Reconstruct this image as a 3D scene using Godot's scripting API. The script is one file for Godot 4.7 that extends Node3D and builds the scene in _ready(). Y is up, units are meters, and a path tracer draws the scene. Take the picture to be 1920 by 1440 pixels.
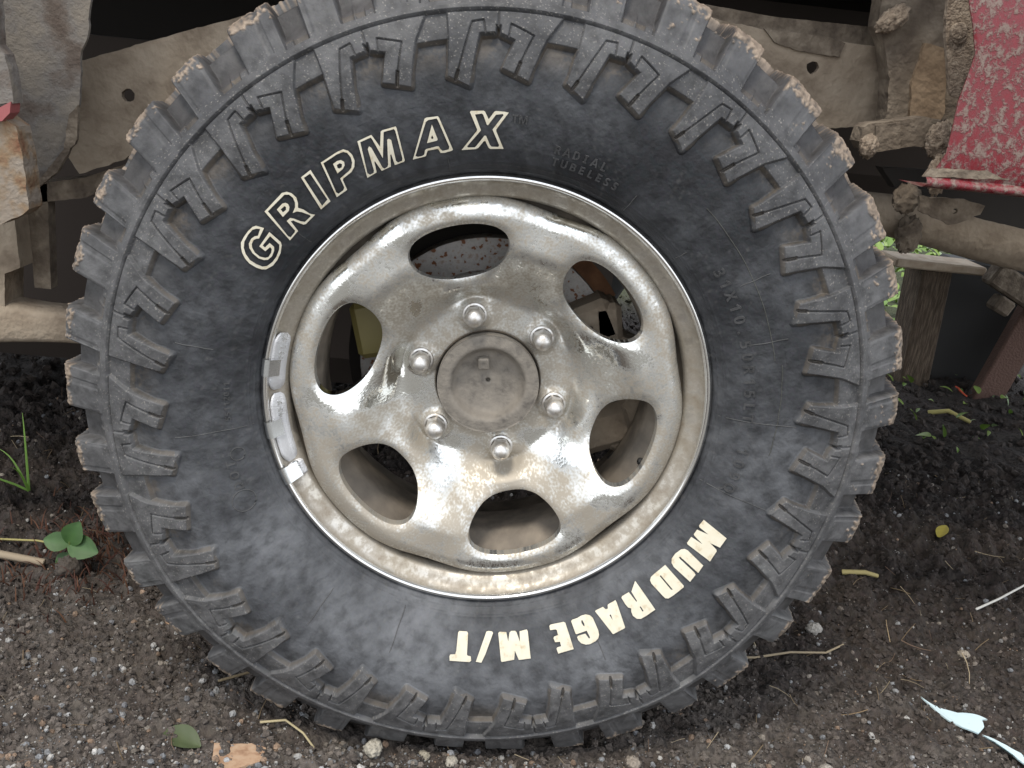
extends Node3D
# A muddy off-road wheel seen from close by, slightly from above; wheel axis along z, wheel centre at (0, AX, 0).
const AX := 0.375
const PITCH := 360.0 / 19.0
var rng := RandomNumberGenerator.new()
var nz := FastNoiseLite.new()
var nf := FastNoiseLite.new()
var M := {}
var PR: PackedFloat32Array = []   # tyre floor profile
var PZ: PackedFloat32Array = []
var taken := {}

# ---------------------------------------------------------------- mesh helper
class MB:
	var v := PackedVector3Array()
	var n := PackedVector3Array()
	var c := PackedColorArray()
	var uv := PackedVector2Array()
	var ix := PackedInt32Array()
	func vert(p: Vector3, nn: Vector3, col := Color.WHITE) -> int:
		v.append(p); n.append(nn); c.append(col)
		return v.size() - 1
	func tri(a: int, b: int, d: int) -> void:
		var g := (v[d] - v[a]).cross(v[b] - v[a])
		if g.dot(n[a] + n[b] + n[d]) < 0.0:
			ix.append(a); ix.append(d); ix.append(b)
		else:
			ix.append(a); ix.append(b); ix.append(d)
	func quad(a: int, b: int, d: int, e: int) -> void:
		tri(a, b, d); tri(a, d, e)
	func flat(pts: Array, col := Color.WHITE, hint := Vector3.ZERO) -> void:
		# flat convex polygon
		var g: Vector3 = (pts[2] - pts[0]).cross(pts[1] - pts[0]).normalized()
		if hint != Vector3.ZERO and g.dot(hint) < 0.0:
			g = -g
		var k := v.size()
		for p in pts:
			vert(p, g, col)
		for i in range(1, pts.size() - 1):
			tri(k, k + i, k + i + 1)
	func grid(pos: PackedVector3Array, nu: int, nv: int, wrap: bool, cols: PackedColorArray, out_ref: Vector3, flip := false) -> void:
		# pos[j*nu+i]; normals by central differences, turned away from flip side
		var k := v.size()
		var nrm := PackedVector3Array(); nrm.resize(nu * nv)
		for j in nv:
			var j0: int = maxi(j - 1, 0) * nu
			var j1: int = mini(j + 1, nv - 1) * nu
			for i in nu:
				var i0: int = (i - 1 if i > 0 else (nu - 2 if wrap else 0))
				var i1: int = (i + 1 if i < nu - 1 else (1 if wrap else nu - 1))
				var g := (pos[j * nu + i1] - pos[j * nu + i0]).cross(pos[j1 + i] - pos[j0 + i])
				nrm[j * nu + i] = -g.normalized() if flip else g.normalized()
		v.append_array(pos); n.append_array(nrm)
		if cols.size() == pos.size():
			c.append_array(cols)
		else:
			var cc := PackedColorArray(); cc.resize(pos.size()); cc.fill(Color.WHITE); c.append_array(cc)
		var loc := PackedInt32Array(); loc.resize((nu - 1) * (nv - 1) * 6)
		var w := 0
		for j in nv - 1:
			for i in nu - 1:
				var a := k + j * nu + i
				var b := a + 1
				var d := a + nu
				var e := d + 1
				if flip:
					loc[w] = a; loc[w + 1] = b; loc[w + 2] = e; loc[w + 3] = a; loc[w + 4] = e; loc[w + 5] = d
				else:
					loc[w] = a; loc[w + 1] = e; loc[w + 2] = b; loc[w + 3] = a; loc[w + 4] = d; loc[w + 5] = e
				w += 6
		ix.append_array(loc)
	func mesh() -> ArrayMesh:
		var a := []
		a.resize(Mesh.ARRAY_MAX)
		a[Mesh.ARRAY_VERTEX] = v; a[Mesh.ARRAY_NORMAL] = n; a[Mesh.ARRAY_COLOR] = c; a[Mesh.ARRAY_INDEX] = ix
		if uv.size() == v.size(): a[Mesh.ARRAY_TEX_UV] = uv
		var m := ArrayMesh.new()
		m.add_surface_from_arrays(Mesh.PRIMITIVE_TRIANGLES, a)
		return m

func num(called: String) -> String:
	if not taken.has(called):
		taken[called] = 0
		return called
	taken[called] += 1
	return "%s_%03d" % [called, taken[called]]

func put(called: String, m: Mesh, mat: Material, parent: Node = self, at := Vector3.ZERO, rot := Vector3.ZERO, key := "") -> MeshInstance3D:
	var o := MeshInstance3D.new()
	o.name = num(called)
	o.mesh = m
	o.material_override = mat
	o.position = at
	o.rotation = rot
	parent.add_child(o, true)
	return o

func base(called: String, parent: Node, at := Vector3.ZERO) -> Node3D:
	var o := Node3D.new()
	o.name = num(called)
	o.position = at
	parent.add_child(o, true)
	return o

func tag(o: Node, label: String, category: String, group := "", kind := "") -> void:
	if label: o.set_meta("label", label)
	if category: o.set_meta("category", category)
	if group: o.set_meta("group", group)
	if kind: o.set_meta("kind", kind)

func lin(r: float, g: float, b: float) -> Color:
	return Color(r, g, b).linear_to_srgb()

# ---------------------------------------------------------------- materials
func ramp(stops: Array) -> Gradient:
	var g := Gradient.new()
	var o := PackedFloat32Array(); var c := PackedColorArray()
	for s in stops:
		o.append(s[0]); c.append(s[1])
	g.offsets = o; g.colors = c
	return g

func ntex(sd: int, freq: float, stops: Array, oct := 5, kind := FastNoiseLite.TYPE_SIMPLEX_SMOOTH, size := 512) -> NoiseTexture2D:
	var n := FastNoiseLite.new()
	n.seed = sd; n.frequency = freq; n.noise_type = kind; n.fractal_octaves = oct; n.fractal_gain = 0.55
	var t := NoiseTexture2D.new()
	t.width = size; t.height = size; t.seamless = true; t.noise = n; t.normalize = true
	if stops.size() > 0: t.color_ramp = ramp(stops)
	return t

func rich(sd: int, freq: float, stops: Array) -> NoiseTexture2D:
	# blotches that break up into fine flecks
	var t := ntex(sd, freq, stops, 8, FastNoiseLite.TYPE_SIMPLEX_SMOOTH, 1024)
	t.noise.fractal_gain = 0.68
	return t

func rich2(sd: int, freq: float, stops: Array, _o := 6, _k := 0, _s := 1024) -> NoiseTexture2D:
	var t := rich(sd, freq, stops)
	t.noise.fractal_gain = 0.80
	return t

func g1(x: float) -> Color:
	return Color(x, x, x)

func mat(albedo: Color, rough: float, metal := 0.0, vcol := false) -> StandardMaterial3D:
	var m := StandardMaterial3D.new()
	m.albedo_color = albedo
	m.roughness = rough
	m.metallic = metal
	m.vertex_color_use_as_albedo = vcol
	return m

func tri_map(m: StandardMaterial3D, scale: float) -> StandardMaterial3D:
	m.uv1_triplanar = true
	m.uv1_world_triplanar = true
	m.uv1_triplanar_sharpness = 4.0
	m.uv1_scale = Vector3.ONE * scale
	return m

func bump(m: StandardMaterial3D, t: Texture2D, cm: float) -> void:
	m.heightmap_enabled = true
	m.heightmap_texture = t
	m.heightmap_scale = cm

func materials() -> void:
	var grain := ntex(11, 0.02, [[0.0, g1(0.62)], [0.5, g1(0.88)], [1.0, g1(1.0)]], 6)
	var fine := ntex(12, 0.05, [], 6)
	var lump := ntex(13, 0.012, [], 6)
	var rub := tri_map(mat(Color.WHITE, 0.62, 0.0, true), 5.0)
	rub.albedo_texture = grain
	rub.roughness_texture = ntex(14, 0.01, [[0.0, g1(0.62)], [1.0, g1(1.0)]], 5)
	rub.roughness = 0.8
	bump(rub, fine, 0.05)
	M.rubber = rub
	var white := tri_map(mat(Color.WHITE, 0.6, 0.0, true), 9.0)
	white.albedo_texture = ntex(15, 0.02, [[0.0, lin(0.70, 0.60, 0.45)], [0.3, lin(0.94, 0.91, 0.83)], [1.0, lin(1, 1, 0.97)]], 5)
	M.white = white
	# dirty chrome: one noise drives colour, metal and gloss
	var st := [0.0, 0.33, 0.40, 0.47, 1.0]
	var chrome := tri_map(mat(Color.WHITE, 1.0, 1.0, true), 4.2)
	chrome.albedo_texture = rich(21, 0.009, [[st[0], lin(0.86, 0.85, 0.83)], [st[1], lin(0.78, 0.75, 0.71)], [st[2], lin(0.60, 0.555, 0.49)], [st[3], lin(0.51, 0.455, 0.385)], [st[4], lin(0.42, 0.36, 0.29)]])
	chrome.roughness_texture = rich(21, 0.009, [[st[0], g1(0.13)], [st[1], g1(0.20)], [st[2], g1(0.38)], [st[3], g1(0.46)], [st[4], g1(0.60)]])
	chrome.metallic_texture = rich(21, 0.009, [[st[0], g1(1.0)], [st[1], g1(0.97)], [st[2], g1(0.84)], [st[3], g1(0.70)], [st[4], g1(0.48)]])
	var flange := tri_map(mat(Color.WHITE, 1.0, 1.0, true), 4.6)
	flange.albedo_texture = rich(28, 0.009, [[0.0, lin(0.74, 0.73, 0.70)], [0.36, lin(0.60, 0.585, 0.55)], [0.46, lin(0.45, 0.425, 0.385)], [0.7, lin(0.35, 0.322, 0.28)], [1.0, lin(0.24, 0.195, 0.15)]])
	flange.roughness_texture = rich(28, 0.009, [[0.0, g1(0.25)], [0.34, g1(0.38)], [0.44, g1(0.52)], [1.0, g1(0.72)]])
	flange.metallic_texture = rich(28, 0.009, [[0.0, g1(0.95)], [0.34, g1(0.85)], [0.44, g1(0.6)], [1.0, g1(0.25)]])
	M.flange = flange
	bump(chrome, ntex(22, 0.03, [], 5), 0.02)
	M.chrome = chrome
	M.lip = tri_map(mat(lin(0.78, 0.77, 0.75), 0.16, 1.0), 4.0)
	M.nut = tri_map(mat(Color.WHITE, 1.0, 0.9), 14.0)
	M.nut.albedo_texture = ntex(23, 0.012, [[0.0, lin(0.8, 0.79, 0.78)], [0.5, lin(0.7, 0.68, 0.65)], [1.0, lin(0.4, 0.35, 0.29)]], 5)
	M.nut.roughness_texture = ntex(23, 0.012, [[0.0, g1(0.30)], [0.5, g1(0.40)], [1.0, g1(0.55)]], 5)
	M.cap = tri_map(mat(Color.WHITE, 0.8, 0.08), 7.0)
	M.cap.albedo_texture = ntex(24, 0.014, [[0.0, lin(0.115, 0.103, 0.09)], [0.35, lin(0.205, 0.184, 0.157)], [1.0, lin(0.28, 0.25, 0.21)]], 6)
	bump(M.cap, fine, 0.05)
	M.lead = tri_map(mat(lin(0.66, 0.66, 0.67), 0.5, 0.6), 20.0)
	bump(M.lead, fine, 0.05)
	M.clip = mat(lin(0.75, 0.77, 0.77), 0.24, 0.95)
	M.barrel = tri_map(mat(Color.WHITE, 0.7, 0.3), 5.0)
	M.barrel.albedo_texture = ntex(25, 0.012, [[0.0, lin(0.14, 0.12, 0.10)], [1.0, lin(0.34, 0.29, 0.23)]], 5)
	M.rotor = tri_map(mat(Color.WHITE, 0.5, 0.5), 9.0)
	M.rotor.albedo_texture = ntex(26, 0.02, [[0.0, lin(0.16, 0.06, 0.025)], [0.22, lin(0.20, 0.08, 0.035)], [0.27, lin(0.38, 0.36, 0.34)], [0.6, lin(0.46, 0.44, 0.42)], [1.0, lin(0.30, 0.22, 0.17)]], 3)
	M.rust = tri_map(mat(Color.WHITE, 0.85, 0.1), 6.0)
	M.rust.albedo_texture = ntex(27, 0.012, [[0.0, lin(0.14, 0.065, 0.034)], [1.0, lin(0.34, 0.17, 0.085)]], 5)
	M.teal = mat(lin(0.03, 0.28, 0.22), 0.6)
	var mud := tri_map(mat(Color.WHITE, 0.95), 3.0)
	mud.albedo_texture = ntex(31, 0.012, [[0.0, lin(0.22, 0.185, 0.15)], [0.45, lin(0.35, 0.31, 0.26)], [1.0, lin(0.44, 0.40, 0.345)]], 6)
	bump(mud, ntex(32, 0.05, [], 6), 0.14)
	M.mud = mud
	mud.albedo_color = Color(0.95, 0.91, 0.86)
	M.mud_mid = mud.duplicate()
	M.mud_mid.albedo_color = Color(0.80, 0.72, 0.63)
	var mudb := tri_map(mat(Color.WHITE, 0.95), 3.5)
	mudb.albedo_texture = ntex(33, 0.014, [[0.0, lin(0.08, 0.06, 0.045)], [0.5, lin(0.17, 0.135, 0.10)], [1.0, lin(0.33, 0.275, 0.21)]], 6)
	bump(mudb, ntex(34, 0.045, [], 6), 0.2)
	M.mudbrown = mudb
	var clod := tri_map(mat(Color.WHITE, 1.0), 12.0)
	clod.albedo_texture = ntex(35, 0.02, [[0.0, lin(0.10, 0.075, 0.055)], [0.5, lin(0.27, 0.21, 0.155)], [1.0, lin(0.40, 0.33, 0.255)]], 5)
	bump(clod, fine, 0.12)
	M.clod = clod
	var mgrey := tri_map(mat(Color.WHITE, 0.9), 2.6)
	mgrey.albedo_texture = ntex(36, 0.010, [[0.0, lin(0.075, 0.052, 0.04)], [0.30, lin(0.12, 0.095, 0.078)], [0.5, lin(0.175, 0.158, 0.142)], [0.7, lin(0.20, 0.175, 0.145)], [1.0, lin(0.25, 0.215, 0.175)]], 6)
	bump(mgrey, rich(37, 0.030, []), 0.12)
	M.mudgrey = mgrey
	var red := tri_map(mat(Color.WHITE, 0.6), 3.2)
	red.uv1_scale = Vector3(5.6, 4.2, 5.6)
	red.albedo_texture = rich2(38, 0.011, [[0.0, lin(0.21, 0.014, 0.022)], [0.45, lin(0.17, 0.022, 0.028)], [0.52, lin(0.165, 0.055, 0.052)], [0.62, lin(0.19, 0.13, 0.108)], [1.0, lin(0.27, 0.22, 0.185)]], 6, FastNoiseLite.TYPE_SIMPLEX_SMOOTH, 1024)
	red.roughness_texture = rich2(38, 0.011, [[0.0, g1(0.35)], [0.45, g1(0.5)], [0.56, g1(1.0)], [1.0, g1(1.0)]], 6, FastNoiseLite.TYPE_SIMPLEX_SMOOTH, 1024)
	bump(red, rich2(38, 0.011, [[0.0, g1(0.0)], [0.47, g1(0.0)], [0.62, g1(0.8)], [1.0, g1(1.0)]], 6, FastNoiseLite.TYPE_SIMPLEX_SMOOTH, 1024), 0.06)
	M.red = red
	M.rosy = tri_map(mat(lin(0.34, 0.10, 0.10), 0.6), 6.0)
	var orange := tri_map(mat(Color.WHITE, 0.9), 5.0)
	orange.albedo_texture = ntex(39, 0.012, [[0.0, lin(0.17, 0.075, 0.04)], [0.35, lin(0.24, 0.165, 0.10)], [0.6, lin(0.26, 0.215, 0.17)], [1.0, lin(0.31, 0.265, 0.22)]], 5)
	bump(orange, fine, 0.10)
	M.rusty_mud = orange
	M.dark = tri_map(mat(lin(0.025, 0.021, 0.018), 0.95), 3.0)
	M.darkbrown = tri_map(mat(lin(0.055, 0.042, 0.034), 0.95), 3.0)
	var soil := tri_map(mat(Color.WHITE, 0.95, 0.0, true), 6.0)
	soil.albedo_texture = ntex(41, 0.03, [[0.0, g1(0.45)], [0.5, g1(0.85)], [1.0, g1(1.0)]], 6)
	bump(soil, ntex(42, 0.03, [], 6), 0.5)
	M.soil = soil
	M.stone = tri_map(mat(Color.WHITE, 0.85, 0.0, true), 30.0)
	M.stone.albedo_texture = grain
	M.leaf = mat(Color.WHITE, 0.55, 0.0, true)
	M.leaf.backlight_enabled = true
	M.leaf.backlight = Color(0.35, 0.4, 0.2)
	M.straw = mat(Color.WHITE, 0.85, 0.0, true)
	M.foil = mat(lin(0.62, 0.76, 0.80), 0.5)
	M.wire = mat(lin(0.6, 0.6, 0.58), 0.45)
	var wood := mat(Color.WHITE, 0.9)
	tri_map(wood, 1.0)
	wood.uv1_scale = Vector3(14, 1.6, 14)
	wood.albedo_texture = ntex(43, 0.02, [[0.0, lin(0.045, 0.03, 0.02)], [0.5, lin(0.11, 0.08, 0.055)], [1.0, lin(0.22, 0.17, 0.12)]], 5)
	bump(wood, fine, 0.3)
	M.wood = wood
	M.plank = tri_map(mat(Color.WHITE, 0.9), 4.0)
	M.plank.albedo_texture = ntex(44, 0.01, [[0.0, lin(0.36, 0.27, 0.19)], [1.0, lin(0.58, 0.49, 0.38)]], 5)
	M.slate = tri_map(mat(lin(0.04, 0.039, 0.038), 0.85), 4.0)
	M.amber = mat(lin(0.30, 0.25, 0.09), 0.35)

# ---------------------------------------------------------------- tyre shape
func sm(a: float, b: float, x: float) -> float:
	var t := clampf((x - a) / (b - a), 0.0, 1.0)
	return t * t * (3.0 - 2.0 * t)

func profile() -> void:
	# smooth floor profile (Catmull-Rom through measured points), millimetres -> metres, sampled every ~0.5 mm
	var k := [[209.2, -10], [212, -1], [217, 6], [225, 12], [238, 18], [255, 23], [272, 26], [290, 26.5], [304, 24], [318, 19.4], [330, 14.6], [340, 9.8], [350, 4.0], [361, -3.0], [372, -9.9], [378.8, -14.2], [382.2, -16.6], [383.2, -19.0], [383.8, -26], [385, -45], [386.2, -70], [386.6, -100]]
	var all := k.duplicate()
	for i in range(k.size() - 2, -1, -1):
		all.append([k[i][0], -200.0 - k[i][1]])
	var cv := Curve3D.new()
	for i in all.size():
		var p := Vector3(all[i][0], all[i][1], 0)
		var a: Vector3 = Vector3(all[maxi(i - 1, 0)][0], all[maxi(i - 1, 0)][1], 0)
		var b: Vector3 = Vector3(all[mini(i + 1, all.size() - 1)][0], all[mini(i + 1, all.size() - 1)][1], 0)
		var tg := (b - a) / 6.0
		cv.add_point(p, -tg, tg)
	cv.bake_interval = 0.5
	for p in cv.get_baked_points():
		PR.append(p.x / 1000.0); PZ.append(p.y / 1000.0)

func prow(i: int) -> Array:
	var a: int = maxi(i - 2, 0)
	var b: int = mini(i + 2, PR.size() - 1)
	var t := Vector2(PR[b] - PR[a], PZ[b] - PZ[a]).normalized()
	return [PR[i], PZ[i], -t.y, t.x]

func row_at_r(r: float) -> int:
	var i := 0
	while i < PR.size() - 1 and PR[i] < r: i += 1
	return i

func bulge_th(deg: float) -> float:
	var phi := absf(wrapf(deg + 95.0, -180.0, 180.0))
	return 0.019 * (1.0 - sm(40.0, 88.0, phi))

func bulge_row(r: float, z: float) -> float:
	return sm(0.212, 0.30, r) * (sm(-0.10, 0.0, z) if r > 0.30 else 1.0)

func squash(p: Vector3) -> Vector3:
	var y := p.y
	if y < -0.362:
		p.y = -0.362 - 0.014 * (1.0 - exp(-(-0.362 - y) / 0.014))
	return p

# point on the tyre (wheel axes): angle, floor radius on the outer sidewall, height above it
func tyre_pt(deg: float, r: float, h: float) -> Vector3:
	var q := prow(row_at_r(r))
	var a := deg_to_rad(deg)
	var rr: float = r + h * q[2]
	return squash(Vector3(rr * cos(a), rr * sin(a), q[1] + h * q[3] + bulge_th(deg) * bulge_row(r, q[1])))

func tyre_nrm(deg: float, r: float) -> Vector3:
	var q := prow(row_at_r(r))
	var a := deg_to_rad(deg)
	return Vector3(q[2] * cos(a), q[2] * sin(a), q[3])

func poly_sd(poly: PackedVector2Array, p: Vector2) -> float:
	# signed distance, positive inside
	var d := 1e9
	var ins := false
	var n := poly.size()
	var j := n - 1
	for i in n:
		var a := poly[i]
		var b := poly[j]
		var e := b - a
		var w := p - a
		var q := w - e * clampf(w.dot(e) / e.length_squared(), 0.0, 1.0)
		d = minf(d, q.length_squared())
		if (a.y > p.y) != (b.y > p.y) and p.x < (b.x - a.x) * (p.y - a.y) / (b.y - a.y) + a.x:
			ins = not ins
		j = i
	return sqrt(d) if ins else -sqrt(d)

func seg_d(a: Vector2, b: Vector2, p: Vector2) -> float:
	var e := b - a
	var w := p - a
	return (w - e * clampf(w.dot(e) / e.length_squared(), 0.0, 1.0)).length()

const KX := 5.45  # millimetres per degree on the lugs

func pl(a: Array) -> PackedVector2Array:
	var r := PackedVector2Array()
	for i in range(0, a.size(), 2):
		r.append(Vector2(a[i] * KX, a[i + 1]))
	return r

var crown: PackedVector2Array
var sipes := []

func lug_shapes() -> void:
	crown = pl([7.0, 352, 7.0, 334, 7.1, 317, 7.75, 291.5, 4.6, 283.5, 2.72, 320.5, 0.45, 321.2, 0.45, 326.5, -0.45, 326.5, -0.45, 320.5, -2.54, 316, -0.85, 296, -4.95, 288.5, -6.9, 318.5, -8.7, 335.5, -8.7, 352])
	for s in [[6.19, 294.3, 4.85, 312, 3.68, 328.6], [3.68, 328.6, 2.07, 329.8, 1.84, 320.5], [-1.48, 318, -1.77, 327.2, -5.1, 320.3, -3.47, 300.3], [0.0, 337, 0.0, 326]]:
		sipes.append(pl(s))

# height (mm) of one pitch above the floor profile; x = angle from the pitch's slit in degrees, r and z in mm
func lug_h(dth: float, r: float, z: float) -> float:
	var p := Vector2(dth * KX, r)
	if r < 345.0 and z > 0.0:
		var top := 4.6 + 4.5 * sm(283, 328, r)
		var sd := poly_sd(crown, p)
		# the neighbours' crowns, so that both borders of a pitch agree
		if dth > 5.5: sd = maxf(sd, poly_sd(crown, Vector2((dth - PITCH) * KX, r)))
		if dth < -7.0: sd = maxf(sd, poly_sd(crown, Vector2((dth + PITCH) * KX, r)))
		var wide := 2.6 + 1.8 * (1.0 - sm(288, 300, r))
		var h := top * clampf(1.0 + sd / wide, 0.0, 1.0)
		if r > 312.0:
			var shelf := (top - 3.6) * clampf((r - 315.5) / 3.0, 0.0, 1.0)
			var slot := absf(wrapf(dth - 9.3, -PITCH / 2, PITCH / 2))
			if slot < 4.2: h = maxf(h, shelf)
		if sd > -2.0:
			for s in sipes:
				for i in s.size() - 1:
					var d := seg_d(s[i], s[i + 1], p)
					if d < 0.85: h = minf(h, top - 2.4 * (1.0 - d / 0.85))
			for g in [[6.75, 288.0, 6.19, 294.5], [-2.75, 290.0, -3.47, 300.5]]:
				var d2 := seg_d(Vector2(g[0] * KX, g[1]), Vector2(g[2] * KX, g[3]), p)
				if d2 < 1.6: h = minf(h, maxf(0.0, top - 3.4 * clampf((1.6 - d2) / 0.7, 0.0, 1.0)))
		# groove line under the rib
		var gd := absf(r - 336.9)
		if gd < 1.0: h = minf(h, 9.0 - 2.4 * (1.0 - gd))
		if r > 337.4:
			h = maxf(h, lerpf(7.0, 10.1, clampf((r - 337.4) / 1.2, 0, 1)) - 0.9 * sm(341.0, 345.0, r))
		return h
	# shoulder and tread
	var depth := 4.2 + 8.6 * sm(344.0, 368.0, r) + 1.0 * sm(-10.0, -40.0, z)
	if z < -190.0: depth *= 1.0 - sm(-190.0, -215.0, z)
	var x := dth * 5.9
	var h2 := 9.2
	if z > -64.0:
		var sk := (0.10 * (-z - 20.0)) if z < -20.0 else 0.0
		var c1 := (2.3 * 5.9) - absf(x - sk)                 # inside the gap at the slit
		var sx := wrapf(dth - 8.75, -PITCH / 2, PITCH / 2) * 5.9
		var c2 := (1.7 * 5.9) - absf(sx - sk)                # inside the gap at the slot
		var cut := maxf(clampf(c1 / 1.4 + 0.5, 0, 1), clampf(c2 / 1.4 + 0.5, 0, 1))
		h2 -= depth * cut
		if cut > 0.99:
			h2 += 1.6 * clampf(1.0 - absf(x - sk - 2.5) / 1.4, 0, 1) * (1.0 - sm(356.0, 366.0, r))
			if x - sk < -6.0 and absf(x - sk) < 14.0: h2 += 2.0 * (1.0 - sm(352.0, 360.0, r))
			if sx - sk > 3.4 and sx - sk < 12.0: h2 += 1.8 * (1.0 - sm(352.0, 360.0, r))
		else:
			# a shallow step along one side of every block and a nick in its crest
			var bx := absf(absf(x - 0.4) - 26.0)
			if r > 348.0 and bx > 9.0 and absf(x) < 40.0: h2 -= 0.7 * clampf((bx - 9.0) / 1.5, 0, 1)
	elif z > -72.0 or (z < -128.0 and z > -137.0):
		h2 -= depth
	elif z > -128.0:
		var zz := -z - 72.0
		var u := wrapf(dth + (3.0 if zz < 28.0 else 7.5) + zz * 0.05, -PITCH / 4, PITCH / 4) * 6.7
		h2 -= depth * maxf(clampf((5.0 - absf(u)) / 1.6, 0, 1), clampf((2.6 - absf(zz - 28.0)) / 1.2, 0, 1))
	else:
		var u2 := wrapf(dth + 4.0, -PITCH / 4, PITCH / 4) * 6.7
		h2 -= depth * clampf((7.0 - absf(u2)) / 2.0, 0, 1)
	return h2

func wall_col(p: Vector3, dust: float) -> Color:
	var a := nz.get_noise_3d(p.x * 7.0 + 3.0, p.y * 7.0, p.z * 7.0)
	var b := nz.get_noise_3d(p.x * 26.0, p.y * 26.0, p.z * 26.0 + 8.0)
	var d := clampf(dust + 0.55 * a + 0.20 * b, 0.0, 1.0)
	d = d * d * (1.6 - 0.6 * d)
	return Color(lerpf(0.017, 0.150, d), lerpf(0.0185, 0.155, d), lerpf(0.0225, 0.166, d))

func rubber_col(p: Vector3, dust: float) -> Color:
	var a := nz.get_noise_3d(p.x * 15.0, p.y * 15.0, p.z * 15.0)
	var d := clampf(dust + 0.42 * a, 0.0, 1.0)
	return Color(lerpf(0.019, 0.148, d), lerpf(0.0195, 0.146, d), lerpf(0.023, 0.147, d))

func dust_and_light_at(p: Vector3) -> float:
	# the wet upper wall is blacker; splash dust and painted-in skylight grey the lower half
	return 0.42 + 0.19 * clampf(-p.y / 0.22 + 0.1, -1.0, 1.0)

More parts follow.
